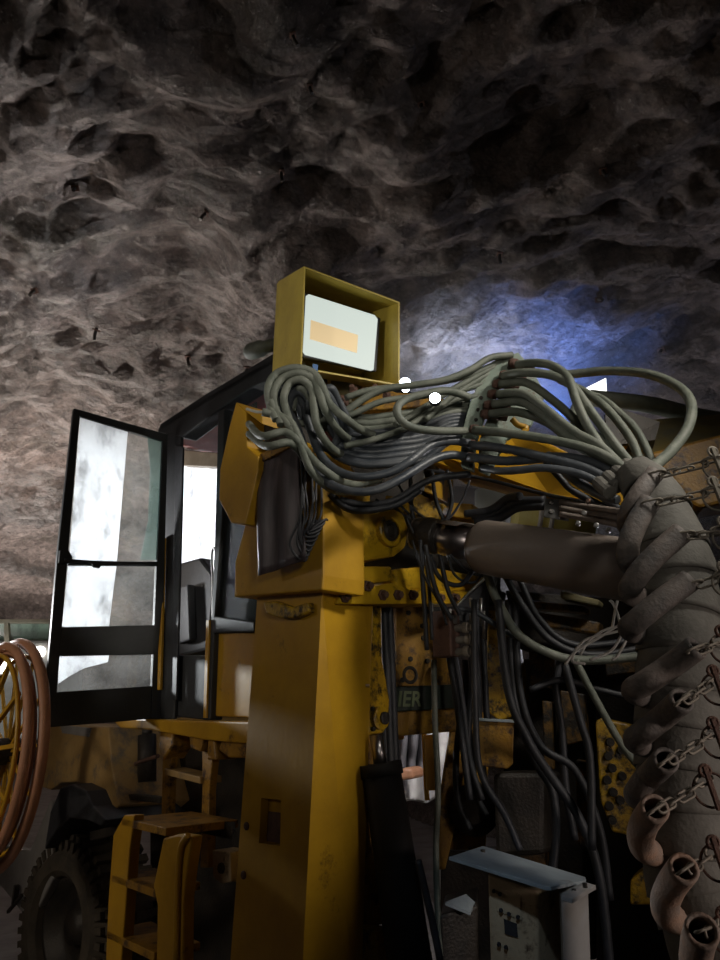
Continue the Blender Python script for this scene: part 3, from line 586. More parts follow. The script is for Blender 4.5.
cpost([(175, 445), (183, 447), (179, 600), (176, 700), (172, 700)], 'door_seal', RUB, PC.back(-.012), .012, .003)
cpost([(161, 538), (164, 538), (160, 690), (157, 690)], 'seal_strip', YEL, PC.back(-.02), .015, .002)
cpost([(206, 620), (209, 620), (206, 718), (203, 718)], 'seal_strip', YEL, PC.back(-.01), .012, .002)
cpost([(172, 655), (207, 655), (206, 720), (172, 716)], 'door_sill', BLK, PC.back(.02), .06)
# rear of the cab seen through the doorway
PRW = PC.back(1.05)
b = MB(); b.prism(PP(PRW, (176, 462), (224, 462), (224, 575), (176, 575)), W * .01); b.build('rear_window', GLARE, rig)
b = MB(); b.prism(PP(PRW.back(-.02), (176, 452), (252, 452), (252, 462), (176, 461)), W * .04); b.prism(PP(PRW.back(-.02), (176, 575), (256, 575), (256, 700), (176, 700)), W * .04)
b.prism(PP(PRW.back(-.02), (222, 455), (230, 455), (230, 600), (222, 600)), W * .04); b.build('rear_window_frame', BLK, rig, bevel=.004)
b = MB(); b.prism(PP(PRW, (229, 462), (252, 462), (252, 575), (229, 575)), W * .01); b.build('rear_window', GLARE, rig)
b = MB(); b.prism(PP(PRW.back(-.3), (180, 450), (220, 453), (220, 467), (180, 465)), W * .1); b.build('sun_visor', BEIGE, rig, bevel=.005)
b = MB(); b.prism(PP(PRW.back(-.35), (180, 438), (220, 438), (220, 447), (180, 446)), W * .2); b.build('overhead_console', REDP, rig, bevel=.005)
b = MB(); b.prism(PP(PC.back(.35), (178, 563), (200, 557), (212, 573), (213, 600), (208, 650), (180, 657), (174, 655)), W * .35); b.build('operator_seat', BLK, rig, bevel=.02)
b = MB(); b.prism(PP(PC.back(.3), (178, 588), (188, 584), (190, 640), (178, 644)), W * .05); b.build('armrest', BLK, rig, bevel=.01)
b = MB(); b.tube([PC.back(.28)(213, 620), PC.back(.28)(213, 580), PC.back(.28)(212, 556), PC.back(.28)(214, 548), PC.back(.28)(218, 556)], .008, 8); b.build('grab_handle', STEEL, rig, smooth=True)
# side window right of the doorway
b = MB(); b.prism(PP(PC.back(.03), (223, 420), (256, 402), (256, 622), (216, 618)), W * .008); b.build('side_window', GLASSC, rig)
# front corner of the cab and beacon on the roof
b = MB(); b.prism(PP(PC.back(.02), (284, 366), (306, 366), (306, 400), (280, 410)), W * .25); b.build('cab_front_frame', BLK, rig, bevel=.01)
b = MB(); a0 = P(250, 352, 3.2); b.lathe(a0, (P(282, 342, 3.1) - a0), [(-.02, .03), (0, .04), (.07, .042), (.1, .032), (.2, .03)], 20); b.build('roof_beacon', HOSE, rig, smooth=True)
# yellow sill beam under the cab and brackets beneath
b = MB(); b.prism(PP(PC.back(-.05), (110, 718), (176, 720), (256, 722), (256, 745), (205, 740), (150, 730), (120, 728)), W * .9); b.build('cab_base_beam', YEL, rig, bevel=.008)
for poly in ([(160, 729), (172, 731), (173, 745), (163, 760), (158, 750)], [(188, 734), (204, 737), (200, 752), (190, 748)], [(222, 738), (246, 742), (244, 758), (228, 758), (218, 750)], [(208, 737), (214, 738), (216, 760), (206, 760)]):
    cpost(poly, 'cab_mount', YELD, PC.back(-.02), .12, .01)
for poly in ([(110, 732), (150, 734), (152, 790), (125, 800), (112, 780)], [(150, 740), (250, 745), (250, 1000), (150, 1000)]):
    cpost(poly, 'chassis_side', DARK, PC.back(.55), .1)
b = MB(); b.cyl(PC.back(.3)(147, 735), PC.back(.3)(147, 782), .055, n=20); b.cyl(PC.back(.3)(147, 728), PC.back(.3)(147, 736), .03, n=16); b.build('accumulator', DARK, rig, smooth=True)
b = MB(); b.tube([PC.back(.25)(118, 775), PC.back(.25)(135, 764), PC.back(.25)(158, 756)], .012, 8); b.build('red_cable', RUST, rig, smooth=True)
b = MB(); b.bar(PC.back(.2)(118, 795), PC.back(.2)(165, 800), .06, .03); b.bar(PC.back(.1)(92, 836), PC.back(.1)(125, 828), .03, .05); b.build('chassis_rail', DARK, rig, bevel=.005)

# open door ------------------------------------------------
h0 = P(166, 560, 3.96); f0 = P(58, 560, 3.62); dn = (h0 - f0).cross(Z).normalized(); PD = Plane(h0, dn)
dr = thing('cab_door', 'x', 'x', h0); del dr['label'], dr['category']; dr.parent = rig; dr.location = h0 - V(rig['_w'])
TH = -dn * .035 if dn.y < 0 else dn * .035
dd = dr
def dpr(name, poly, m, ext=TH, off=0, bv=.004):
    pl = Plane(PD.p + TH.normalized() * off, PD.n); b = MB(); b.prism(PP(pl, *poly), ext); return b.build(name, m, dr, bevel=bv)
out = [(74, 408), (166, 434), (161, 720), (43, 727), (50, 655)]
b = MB(); fo = PP(PD, (74, 408), (167, 434), (160, 719), (43, 727))
def frame_mesh(outer, holes):
    pass
def bars(name, lst, m=BLK):
    b = MB()
    for poly in lst: b.prism(PP(PD, *poly), TH)
    return b.build(name, m, dr, bevel=.004)
bars('door_frame', [[(74, 408), (80, 416), (62, 628), (57, 693), (56, 727), (43, 727), (58, 551)],
                    [(74, 408), (167, 434), (163, 441), (80, 416)],
                    [(163, 436), (168, 434), (161, 719), (151, 719), (157, 562)],
                    [(69, 561), (158, 562), (157.5, 566), (68, 565)],
                    [(62, 627), (155, 625), (154, 654), (59, 656)],
                    [(57, 692), (152, 686), (151, 719), (54, 727)]])
dpr('glass_pane', [(78, 414), (164, 437), (158, 563), (67, 563)], GLASS, TH * .15, .012, 0)
dpr('glass_pane', [(67, 564), (158, 564), (155, 628), (61, 630)], GLASS, TH * .15, .012, 0)
dpr('glass_pane', [(58, 654), (154, 652), (152, 688), (56, 694)], GLASS, TH * .15, .012, 0)
dpr('glass_reflection', [(80, 417), (128, 430), (117, 561), (69, 561)], FILM, TH * .03, .02, 0)  # bright reflection cut out as a sheet, here and in the panes below
dpr('glass_reflection', [(68, 566), (116.5, 566), (109, 627), (62, 627)], FILM, TH * .03, .02, 0)
dpr('glass_reflection', [(59, 656), (109, 655), (108, 662), (85, 668), (70, 676), (58, 684)], FILM, TH * .03, .02, 0)
dpr('glass_reflection', [(147, 434), (162, 438), (159, 560), (140, 560), (148, 520), (150, 470)], glass_mat('greenish_reflection', (.5, .65, .62), .4), TH * .03, .02, 0)  # cab side mirrored in the glass, put in as a tinted sheet
b = MB(); q = Plane(PD.p - TH.normalized() * .03, PD.n); b.prism(PP(q, (60, 550), (68, 549), (73, 557), (71, 563), (59, 563)), TH); b.build('door_latch', BLK, dr, bevel=.004)
b = MB(); b.prism(PP(q, (91, 562), (102, 563), (100, 568), (94, 567)), TH * .6); b.build('door_handle', BLK, dr, bevel=.002)
b = MB(); b.tube([q(64, 560), q(95, 562), q(130, 563), q(157, 563)], .008, 8); b.build('grab_bar', BLK, dr, smooth=True)

# mudguard, wheel --------------------------------------------
PM = PC.back(.1)
b = MB(); b.prism(PP(PM, (47, 724), (108, 727), (112, 770), (119, 806), (106, 818), (100, 800), (90, 786), (76, 782), (61, 783), (50, 790), (38, 786)), W * .5); b.build('mudguard', FEND, rig, bevel=.01)
b = MB(); b.prism(PP(PM.back(-.01), (60, 725), (90, 728), (88, 737), (62, 733)), W * .01); b.build('worn_patch', GREY, rig)
b = MB()
arch = [(44, 850), (50, 812), (60, 788), (72, 784), (86, 791), (92, 806), (106, 820), (100, 826), (86, 820), (70, 818), (56, 830)]
b.prism(PP(PM.back(-.12), *arch), W * .5); b.build('mud_flap', RUB, rig, bevel=.01)
wc = PM(62, 930); wax = (-W * .97 + U * .1).normalized(); RW = .5
b = MB(); b.lathe(wc, wax, [(-.36, .3), (-.36, .4), (-.3, .475), (-.16, .5), (-.02, .475), (.05, .40), (.05, .32), (.02, .285), (-.02, .275), (-.3, .27)], 64)
x_, y_ = fr(wax)
for k in range(40):
    a = 2 * pi * k / 40; rd = x_ * cos(a) + y_ * sin(a); tg = wax.cross(rd)
    for s_ in (0, 1):
        b.box(wc + wax * (-.07 - .18 * s_) + (x_ * cos(a + .08 * s_) + y_ * sin(a + .08 * s_)) * .492, rd * .018, tg * .021, wax * .075)
    b.box(wc + wax * .02 + rd * .452, rd * .03, tg * .018, wax * .015)
wh = b.build('wheel', TYRE, rig, smooth=False)
b = MB(); b.lathe(wc, wax, [(-.2, 0), (-.2, .284), (-.015, .284), (-.02, .25), (-.1, .23), (-.12, .1), (-.06, .09), (-.06, .0)], 40); b.build('rim', DARK, wh, smooth=True)

# step frames ------------------------------------------------
st = thing('access_steps', 'yellow steel access steps with three treads below the open cab door', 'ladder', PC.back(-.35)(150, 1000))
PS = PC.back(-.35); PS2 = PC.back(-.3)
b = MB(); b.prism(PP(PS, (124, 815), (134, 815), (129, 850), (121, 960), (116, 1090), (100, 1090), (108, 900), (113, 835)), W * .05); b.build('side_rail', YEL, st, bevel=.006)
b = MB(); b.prism(PP(PS, (163, 838), (178, 834), (192, 836), (187, 868), (183, 900), (180, 1090), (154, 1090), (157, 905), (153, 886)), W * .05); b.build('side_rail', YEL, st, bevel=.008)
b = MB(); b.tube([PS.back(-.01)(188, 835), PS.back(-.01)(181, 848), PS.back(-.01)(178, 880), PS.back(-.01)(176, 960)], .012, 8); b.build('rail_edge', YEL, st, smooth=True)
def tread(p0, p1, depth, nm='tread'):
    b = MB(); a, c = PS(*p0), PS(*p1); c.z = a.z
    b.prism([a, c, c + W * depth, a + W * depth], Z * -.03); 
    return b.build(nm, mat_tr, st, bevel=.003)
mat_tr = YELD
tread((122, 818), (166, 830), .34); tread((112, 874), (156, 886), .2); tread((107, 930), (155, 944), .2)
st2 = thing('access_steps', 'narrow yellow upper step frame with one rung right under the cab floor beam', 'ladder', PC(185, 860))
q = PC.back(.02)
b = MB(); b.prism(PP(q, (163, 745), (171, 735), (174, 745), (170, 768), (168, 820), (161, 820)), W * .04); b.build('side_rail', YELD, st2, bevel=.005)
b = MB(); b.prism(PP(q, (202, 745), (214, 745), (209, 790), (208, 868), (200, 868), (202, 790)), W * .04); b.build('side_rail', YELD, st2, bevel=.005)
b = MB(); b.prism(PP(q.back(-.02), (164, 768), (200, 777), (200, 784), (165, 775)), W * .12); b.build('rung', FEND, st2, bevel=.004)
b = MB(); b.prism(PP(q.back(-.1), (200, 826), (214, 820), (236, 821), (232, 832)), Z * -.03); b.build('small_shelf', DARK, rig, bevel=.003)
b = MB(); b.prism(PP(PC.back(-.2), (212, 850), (230, 852), (231, 882), (222, 884), (213, 878)), W * .1); sb = b.build('sensor_box', CREAM, rig, bevel=.005)
b = MB(); b.lathe(PC.back(-.2)(222, 868), -W, [(0, .02), (.01, .018)], 14); b.build('round_cap', DARK, sb)

# ------------------------------------------------------------------ hose reel at left
rl = thing('hose_reel', 'large spoked yellow hose reel wound with orange hose at the left edge', 'hose reel', P(10, 856, 3.85))
rc = P(-7, 752, 3.85); RX = -W; ux, uy = U, Z; RR = .52
def circ(c, R, n=64): return [c + (ux * cos(2 * pi * k / n) + uy * sin(2 * pi * k / n)) * R for k in range(n)]
for off, R_, m, nm, r in ((-.02, .515, ORNG, 'wound_hose', .024), (.045, .535, ORNG, 'wound_hose', .026), (.01, .48, ORNG, 'wound_hose', .022), (-.05, .47, YEL, 'reel_rim', .012), (.08, .47, YEL, 'reel_rim', .012)):
    b = MB(); b.tube(circ(rc + W * off, R_), r, 10, closed=True); b.build(nm, m, rl, smooth=True)
b = MB(); b.lathe(rc - W * .1, W, [(0, .05), (.02, .065), (.22, .065), (.24, .05)], 20); b.build('reel_hub', DARK, rl)
for k in range(12):
    a = 2 * pi * k / 12 + .1; d = ux * cos(a) + uy * sin(a)
    b = MB(); b.bar(rc - W * .08 + d * .05, rc - W * .04 + d * .47, .02, .02, up=W); b.build('spoke', YEL, rl, bevel=.002)
    b = MB(); b.bar(rc + W * .07 + d * .05, rc + W * .07 + d * .47, .016, .016, up=W); b.build('spoke', YEL, rl, bevel=.002)
# grey guard plate below the reel with its latch
b = MB(); q = PC.back(.05)
b.prism(PP(q, (-30, 790), (0, 845), (30, 850), (50, 800), (52, 880), (30, 925), (12, 900), (-30, 850)), W * .06)
gp = b.build('guard_plate', GREY, rig, bevel=.01)
b = MB(); b.bar(q.back(-.03)(17, 885), q.back(-.03)(14, 905), .03, .03); b.bar(q.back(-.03)(22, 895), q.back(-.03)(8, 912), .02, .02); b.build('latch', DARK, gp, bevel=.003)

# ------------------------------------------------------------------ far vehicle
YV = 9.0
fv = thing('parked_vehicle', 'distant vehicle with pale windscreen and top rail behind the hose reel', 'vehicle', P(20, 760, YV))
b = MB(); b.prism([P(-60, 640, YV), P(58, 640, YV), P(60, 740, YV), P(-60, 740, YV)], V((-.3, 1.6, 0))); b.build('body', GREY, fv, bevel=.04)
b = MB(); b.prism([P(-60, 619, YV), P(54, 619, YV), P(54, 623, YV), P(-60, 623, YV)], V((-.3, 1.6, 0))); b.build('roof_rail', BEIGE, fv, bevel=.01)
for x in (-40, 4, 49):
    b = MB(); b.prism([P(x, 623, YV), P(x + 4, 623, YV), P(x + 5, 642, YV), P(x, 642, YV)], V((0, .06, 0))); b.build('window_post', BEIGE, fv)
b = MB(); b.prism([P(-58, 622, YV + .08), P(52, 622, YV + .08), P(52, 642, YV + .08), P(-58, 642, YV + .08)], V((0, .02, 0))); b.build('windscreen', film_mat('pale_green_glass', (.45, .6, .52), .7), fv)
for (x, y) in ((3, 655), (40, 652), (4, 668)):
    b = MB(); b.lathe(P(x, y, YV - .02), V((0, -1, 0)), [(0, .07), (.05, .065), (.06, .02)], 16); b.build('headlight', emit('headlight_glow', (1, .97, .9), 5), fv)

# ------------------------------------------------------------------ flood lamp
fl = thing('flood_lamp', 'yellow hooded square flood lamp with tan sticker on white glass, atop the machine', 'lamp', P(350, 385, 2.75))
FTL, FTR, FBR, FBL = P(304, 266, 2.5), P(400, 302, 2.66), P(400, 386, 2.66), P(300, 369, 2.5)
BTL = P(277, 282, 2.8); bd_ = BTL - FTL; bd_.z = P(277, 286, 2.8).z - FTL.z
fn = (FTR - FTL).cross(FBL - FTL).normalized()
if fn.y > 0: fn = -fn
back = V((-.02, .30, -.012)) + (BTL - FTL) * .0
back = BTL - FTL
back.z = min(back.z, .0) if False else back.z
fc = (FTL + FTR + FBR + FBL) / 4
def lerp4(a, b_, s, t):   # point inside the front opening
    return (FTL * (1 - s) + FTR * s) * (1 - t) + (FBL * (1 - s) + FBR * s) * t
def shell(depth0, depth1, inset, name, m, parent):
    b = MB()
    o = [FTL, FTR, FBR, FBL]; i = [o[k] + (fc - o[k]).normalized() * inset for k in range(4)]
    v = [p + back * depth0 for p in o] + [p + back * depth0 for p in i] + [p + back * depth1 for p in o] + [p + back * depth1 for p in i]
    f = []
    for k in range(4):
        j = (k + 1) % 4; f += [(k, j, 4 + j, 4 + k), (k, 8 + k, 8 + j, j), (4 + k, 4 + j, 12 + j, 12 + k)]
    f += [(8 + k, 12 + k, 12 + (k + 1) % 4, 8 + (k + 1) % 4) for k in range(4)]
    b.add(v, f); return b.build(name, m, parent, bevel=.002)
hd = shell(0, .95, .012, 'lamp_hood', YELL, fl)
b = MB(); b.prism([p + back * .93 for p in (FTL, FTR, FBR, FBL)], back * .1); b.build('rear_cover', YELL, fl, bevel=.01)
D = .3
PG = Plane(fc + back * D, fn)
def gp_(x, y): return PG(x, y)
b = MB(); b.prism(PP(PG, (303, 292), (381, 318), (377, 372), (302, 357)), back * .12); b.build('gasket', RUB, fl, bevel=.006)
PG2 = Plane(fc + back * (D - .012), fn)
EM = emit('lamp_glass_added_glow', (.84, .95, .88), .66); EM.node_tree.nodes['Principled BSDF'].inputs['Base Color'].default_value = (.12, .13, .12, 1)  # lamp is off; the white of its glass is added as emission
b = MB(); b.prism(PP(PG2, (306, 296), (309, 294), (375, 315), (378, 319), (374, 370), (371, 371), (305, 355), (303, 352)), back * .02); lg = b.build('lamp_glass', EM, fl, bevel=.003)
PG3 = Plane(fc + back * (D - .022), fn)
b = MB(); b.prism(PP(PG3, (311, 320), (358, 335), (357, 353), (310, 339)), back * .006); b.build('sticker', emit('glowing_sticker', (.8, .62, .36), .42), lg)  # sticker has a glow of its own added to keep it bright
b = MB(); b.prism([FBL * (1 - s) + FBR * s + V((0, -.004, 0)) + Z * z for s, z in ((.12, .03), (.17, .03), (.17, -.003), (.12, -.003))], V((0, .003, 0))); b.build('tape', BLUET, fl)
b = MB(); b.bar(FBL * .6 + FBR * .4 + back * .6, FBL * .6 + FBR * .4 + back * .6 - Z * .12, .05, .03); b.build('mounting_foot', DARK, fl, bevel=.004)

# second, small bright lamp on the far side of the machine
sl = thing('work_light', 'small dazzling bluish white work light clipped among the upper hoses', 'lamp', P(434, 399, 2.27))
b = MB(); lp = P(435, 398, 2.27); b.lathe(lp, V((-.1, -1, -.05)), [(-.05, .012), (-.03, .02), (.0, .023), (.0, .019)], 20); b.build('lamp_housing', BLK, sl, smooth=True)
b = MB(); b.lathe(lp, V((-.1, -1, -.05)), [(.0, .018), (.004, .015), (.006, 0)], 20); b.build('lens', emit('white_led', (.8, .9, 1), 60), sl, smooth=True)
b = MB(); lp2 = P(405, 383, 3.4); b.lathe(lp2, V((-.1, -1, -.05)), [(-.08, .02), (0, .03), (.004, .02)], 16)
tag(b.build('work_light', emit('white_led_dim', (.8, .9, 1), 14), smooth=True), 'second tiny work light at the lower right corner of the flood lamp', 'lamp')
# glowing white triangle added for the bright background beyond the boom
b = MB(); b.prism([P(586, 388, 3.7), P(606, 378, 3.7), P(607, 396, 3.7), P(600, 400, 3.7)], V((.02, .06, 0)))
tag(b.build('background_glow', emit('bright_background_glow', (1, 1, .97), 2.5)), 'small glowing white triangle added for the bright background above the boom hoses', 'panel')

# ------------------------------------------------------------------ things in the light beyond the rig
bg = [('tarp', [(447, 485), (478, 487), (486, 498), (470, 520), (448, 512)], 4.6, CLOTH, 'blue-grey folded tarp in the light behind the boom', 'tarp'),
      ('plastic_sheet', [(474, 488), (500, 486), (510, 500), (506, 522), (474, 524)], 4.4, mat('pale_grey_cloth', (.45, .47, .48), (.36, .37, .37), .8, scale=6), 'pale grey sheet behind the boom, above the big cylinder', 'sheet')]
for nm, poly, Y, m, lb, ct in bg:
    b = MB(); b.prism([P(x, y, Y) for x, y in poly], V((.05, .12, 0))); tag(b.build(nm, m, bevel=.02), lb, ct)
b = MB(); b.cyl(P(515, 515, 4.2), P(590, 524, 4.2), .14, n=28); dm = tag(b.build('yellow_drum', HIVIS, smooth=True), 'pale yellow drum with two white bands behind the big cylinder', 'drum')
for x in (534, 545):
    b = MB(); b.cyl(P(x, 517.5, 4.19), P(x + 4, 518, 4.19), .146, n=28); b.build('white_band', PLAS, dm, smooth=True)
b = MB(); b.prism([P(518, 489, 4.3), P(542, 487, 4.3), P(545, 494, 4.3), P(520, 497, 4.3)], V((.02, .1, 0))); tag(b.build('yellow_cover', HIVIS, bevel=.01), 'pale yellow cover seen right under the boom beam', 'cover')
# stored material seen through the gap in the frame
def drape(name, x0, x1, y0, y1, Y, m, lb, ct, fold=.05, seed=0, nf=16):
    b = MB(); nx, ny = 26, 20
    for j in range(ny + 1):
        for i in range(nx + 1):
            u_, v_ = i / nx, j / ny
            p = P(x0 + (x1 - x0) * u_, y0 + (y1 - y0) * v_ + 2 * sin(u_ * 9 + seed), Y)
            b.v.append(p + V((0, fold * (sin(u_ * nf + seed + v_ * 2) + noise.noise(V((u_ * 2, v_ * 2, seed))) * 1.2), 0)))
    b.f = [(j * (nx + 1) + i, j * (nx + 1) + i + 1, (j + 1) * (nx + 1) + i + 1, (j + 1) * (nx + 1) + i) for j in range(ny) for i in range(nx)]
    o = b.build(name, m, smooth=True); md = o.modifiers.new('s', 'SOLIDIFY'); md.thickness = .012; tag(o, lb, ct); return o
drape('grey_tarp', 398, 424, 730, 772, 5.6, CLOTH, 'dark grey folded tarp seen through the gap in the yellow frame', 'tarp', .06, 1)
drape('plastic_sheet', 380, 470, 722, 800, 5.9, PLAS, 'crumpled white plastic sheeting behind the tarp in the frame gap', 'plastic sheet', .09, 4, 22)
b = MB(); b.prism([P(396, 775, 5.3), P(403, 767, 5.3), P(412, 769, 5.3), P(413, 779, 5.3), P(398, 781, 5.3)], V((.1, .2, 0))); tag(b.build('pink_bag', ORNG, bevel=.03), 'small pinkish bag below the grey tarp in the frame gap', 'bag')

# ------------------------------------------------------------------ control box with tilted plate
cbx = thing('control_box', 'cream control box with dark socket under a tilted pale steel plate, lower right', 'control box', P(515, 1000, 2.5))
PA = Plane(P(510, 915, 2.35), V((-.35, -1, 0)))
b = MB(); b.prism(PP(PA, (487, 873), (538, 892), (539, 1010), (491, 1000)), V((.13, .16, 0))); bx = b.build('case', CREAM, cbx, bevel=.008)
b = MB(); b.prism(PP(PA.back(-.004), (504, 919), (517, 924), (518, 938), (505, 934)), V((0, .02, 0))); b.build('socket', RUB, bx)
b = MB(); b.prism(PP(PA.back(-.003), (496, 886), (520, 895), (521, 920), (497, 911)), V((0, .01, 0))); b.build('switch_plate', CREAM, bx)
for (x, y) in ((494, 891), (500, 894), (501, 910), (509, 914), (518, 917), (499, 944), (506, 947)):
    b = MB(); b.lathe(PA.back(-.005)(x, y), PA.n if PA.n.y < 0 else -PA.n, [(0, .006), (.008, .005)], 10); b.build('button', RUB, bx)
b = MB(); b.prism([P(449, 857, 2.35), P(483, 846, 2.62), P(585, 877, 2.5), P(586, 880, 2.45), P(551, 887, 2.22), P(545, 887, 2.22)], Z * -.008); pt = b.build('cover_plate', BLUE, cbx)
b = MB(); b.lathe(P(483, 853, 2.53), Z, [(0, .008), (.01, .008)], 10); b.build('bolt', DARK, pt)
b = MB(); b.prism([P(561, 897, 2.25), P(588, 890, 2.32), P(592, 1000, 2.32), P(565, 1000, 2.25)], V((.02, .1, 0))); b.build('side_stand', GREY, cbx, bevel=.004)
b = MB(); b.prism([P(562, 896, 2.22), P(572, 899, 2.22), P(596, 885, 2.35), P(586, 882, 2.35)], Z * -.012); br = b.build('mounting_bracket', GREY, cbx, bevel=.002)
for (x, y) in ((574, 892), (585, 886)):
    b = MB(); b.lathe(P(x, y, 2.28), Z, [(-.004, .007), (.008, .007)], 6); b.build('bolt', DARK, br)
b = MB(); b.prism([P(445, 902, 2.84), P(466, 894, 2.94), P(475, 902, 2.94), P(470, 912, 2.84)], Z * -.01); tag(b.build('steel_plate', BLUE), 'small pale steel plate lying in the dark left of the control box', 'plate')
b = MB(); b.prism([P(440, 915, 2.85), P(478, 905, 2.9), P(478, 1010, 2.9), P(440, 1010, 2.85)], V((.05, .3, 0))); b.build('battery_box', DARK, rig, bevel=.01)

# ------------------------------------------------------------------ wrapped hose bundle with chained sleeves
wb = thing('wrapped_hose_bundle', 'thick hose bundle wrapped in grey rubber belting, hung with chained rubber sleeves, right edge', 'hose bundle', P(690, 1000, 1.9))
spine = smooth_path([P(x, y, Y) for x, y, Y in ((632, 470, 2.08), (652, 495, 2.04), (668, 540, 2.0), (677, 590, 1.98), (680, 640, 1.96), (680, 700, 1.95), (681, 760, 1.94), (684, 820, 1.93), (694, 880, 1.92), (712, 930, 1.9), (735, 985, 1.88))], 10)
n_sp = len(spine)
rad = lambda t: .06 + .045 * min(t / .25, 1) + .005 * t
NB = 15
for k in range(NB):
    i0 = int(k * (n_sp - 1) / NB); i1 = min(int((k + 1) * (n_sp - 1) / NB) + 2, n_sp - 1)
    b = MB(); v = []; n = 30; seg = spine[i0:i1 + 1]; mm = len(seg)
    tilt = random.uniform(-.12, .12)
    for layer in (0, 1):
        for i, p in enumerate(seg):
            d = (seg[min(i + 1, mm - 1)] - seg[max(i - 1, 0)]).normalized(); x_, y_ = fr(d)
            t = (i0 + i) / n_sp; rr = rad(t) * (.95 + .1 * i / (mm - 1)) - (.006 if layer else 0)
            for a in range(n):
                an = 2 * pi * a / n; q = p + (x_ * cos(an) + y_ * sin(an)) * rr
                v.append(q + d * (tilt * rr * cos(an + k)) * (1 if True else 0))
    f = []
    for l in (0, 1):
        o = l * mm * n
        f += [(o + i * n + a, o + i * n + (a + 1) % n, o + (i + 1) * n + (a + 1) % n, o + (i + 1) * n + a) for i in range(mm - 1) for a in range(n)]
    for i in (0, mm - 1): f += [(i * n + a, i * n + (a + 1) % n, mm * n + i * n + (a + 1) % n, mm * n + i * n + a) for a in range(n)]
    b.add(v, f); b.build('belt_wrap', WRAP, wb, smooth=True)
b = MB(); b.tube(spine[4:], .06, 16, sub=1); b.build('bundle_core', RUB, wb, smooth=True)
# sleeves: (upper end, points..., tucked end), radius px, material, open end?
def sleeve(pts, r, m, flat=1.0):
    b = MB(); P3 = [P(*p) for p in pts]; pp = smooth_path(P3, 8); n = 18; v = []; mcount = len(pp)
    for layer in (0, 1):
        x = None
        for i, p in enumerate(pp):
            d = (pp[min(i + 1, mcount - 1)] - pp[max(i - 1, 0)]).normalized(); tocam = (CAM - p).normalized()
            y = (tocam - d * tocam.dot(d)).normalized(); x = d.cross(y).normalized(); R_ = r - (.0085 if layer else 0)
            v += [p + x * cos(2 * pi * a / n) * R_ + y * sin(2 * pi * a / n) * R_ * flat for a in range(n)]
    f = []
    for l in (0, 1):
        o = l * mcount * n; f += [(o + i * n + a, o + i * n + (a + 1) % n, o + (i + 1) * n + (a + 1) % n, o + (i + 1) * n + a) for i in range(mcount - 1) for a in range(n)]
    for i in (0, mcount - 1): f += [(i * n + a, i * n + (a + 1) % n, mcount * n + i * n + (a + 1) % n, mcount * n + i * n + a) for a in range(n)]
    b.add(v, f); return b.build('rubber_sleeve', m, wb, smooth=True)
SL = [([(656, 472, 1.9), (640, 492, 1.88), (629, 512, 1.9), (628, 528, 1.98), (636, 538, 2.05)], .026, SLV, .5),
      ([(651, 500, 1.86), (636, 525, 1.85), (628, 548, 1.86), (632, 566, 1.92), (644, 572, 2.0)], .029, SLV, .5),
      ([(682, 532, 1.8), (655, 556, 1.8), (636, 578, 1.82), (631, 594, 1.88), (640, 602, 1.96)], .029, SLV, .6),
      ([(690, 580, 1.8), (660, 602, 1.8), (638, 620, 1.82), (630, 630, 1.88), (640, 640, 1.98)], .029, SLV, .7),
      ([(697, 647, 1.72), (668, 668, 1.78), (645, 683, 1.8), (634, 692, 1.86), (648, 704, 1.98)], .029, SLV, .9),
      ([(682, 700, 1.69), (662, 718, 1.78), (644, 732, 1.8), (636, 742, 1.86), (650, 752, 1.98)], .028, SLV, .95),
      ([(666, 760, 1.67), (650, 776, 1.78), (640, 788, 1.8), (638, 798, 1.88), (652, 806, 1.98)], .028, SLV, 1),
      ([(655, 808, 1.66), (644, 824, 1.75), (641, 840, 1.8), (650, 852, 1.87), (668, 858, 1.97)], .03, SLVR, 1),
      ([(684, 868, 1.62), (671, 886, 1.71), (665, 904, 1.76), (672, 918, 1.83), (690, 926, 1.94)], .03, SLVR, 1),
      ([(702, 930, 1.58), (697, 948, 1.67), (699, 972, 1.75), (712, 990, 1.85)], .032, SLVR, 1)]
for s_ in SL:
    x_e, y_e, Y_e = s_[0][-1]; s_[0][-1] = (x_e + 16, y_e - 1, Y_e + .07); sleeve(*s_)
# chains from each sleeve to a ring at the right
CH = [((656, 474, 1.88), (712, 460, 1.8)), ((652, 502, 1.84), (712, 490, 1.78)), ((684, 534, 1.79), (722, 530, 1.76)), ((692, 584, 1.79), (722, 575, 1.76)), ((695, 649, 1.71), (720, 640, 1.75)), ((682, 700, 1.68), (712, 680, 1.74)),
      ((666, 761, 1.66), (712, 732, 1.74)), ((656, 809, 1.65), (704, 780, 1.72)), ((685, 869, 1.61), (712, 852, 1.68)), ((703, 930, 1.57), (722, 924, 1.65))]
for k, (a, c) in enumerate(CH):
    A, B_ = P(*a), P(*c); d = B_ - A; Lk = .052; n_ = max(2, int(d.length / (Lk * .78)) + 1); x_ = d.cross(V((0, 1, 0))).normalized(); y_ = V((0, 1, 0))
    b = MB()
    for i in range(n_ + 1):
        b.link(A + d * (i / n_) - Z * .008 * sin(pi * i / n_), d, x_ * .9 + y_ * .3 if i % 2 else y_ * .9 - x_ * .35, Lk, .019, .0032)
    b.build('chain', CHN, wb, smooth=True)
    b = MB(); b.ring(B_ + V((.012, 0, -.02)), V((-.2, -1, .1)), .036, .003, 26, 6); b.build('wire_ring', RUST if k > 3 else CHN, wb, smooth=True)
    b = MB(); b.bar(B_ + V((.0, -.01, .03)), B_ + V((.02, -.01, -.06)), .012, .01); b.ring(B_ + V((.0, -.01, .02)), V((0, 1, 0)), .012, .004, 14, 6); b.build('shackle', RUST if k > 3 else CHN, wb, bevel=.001)

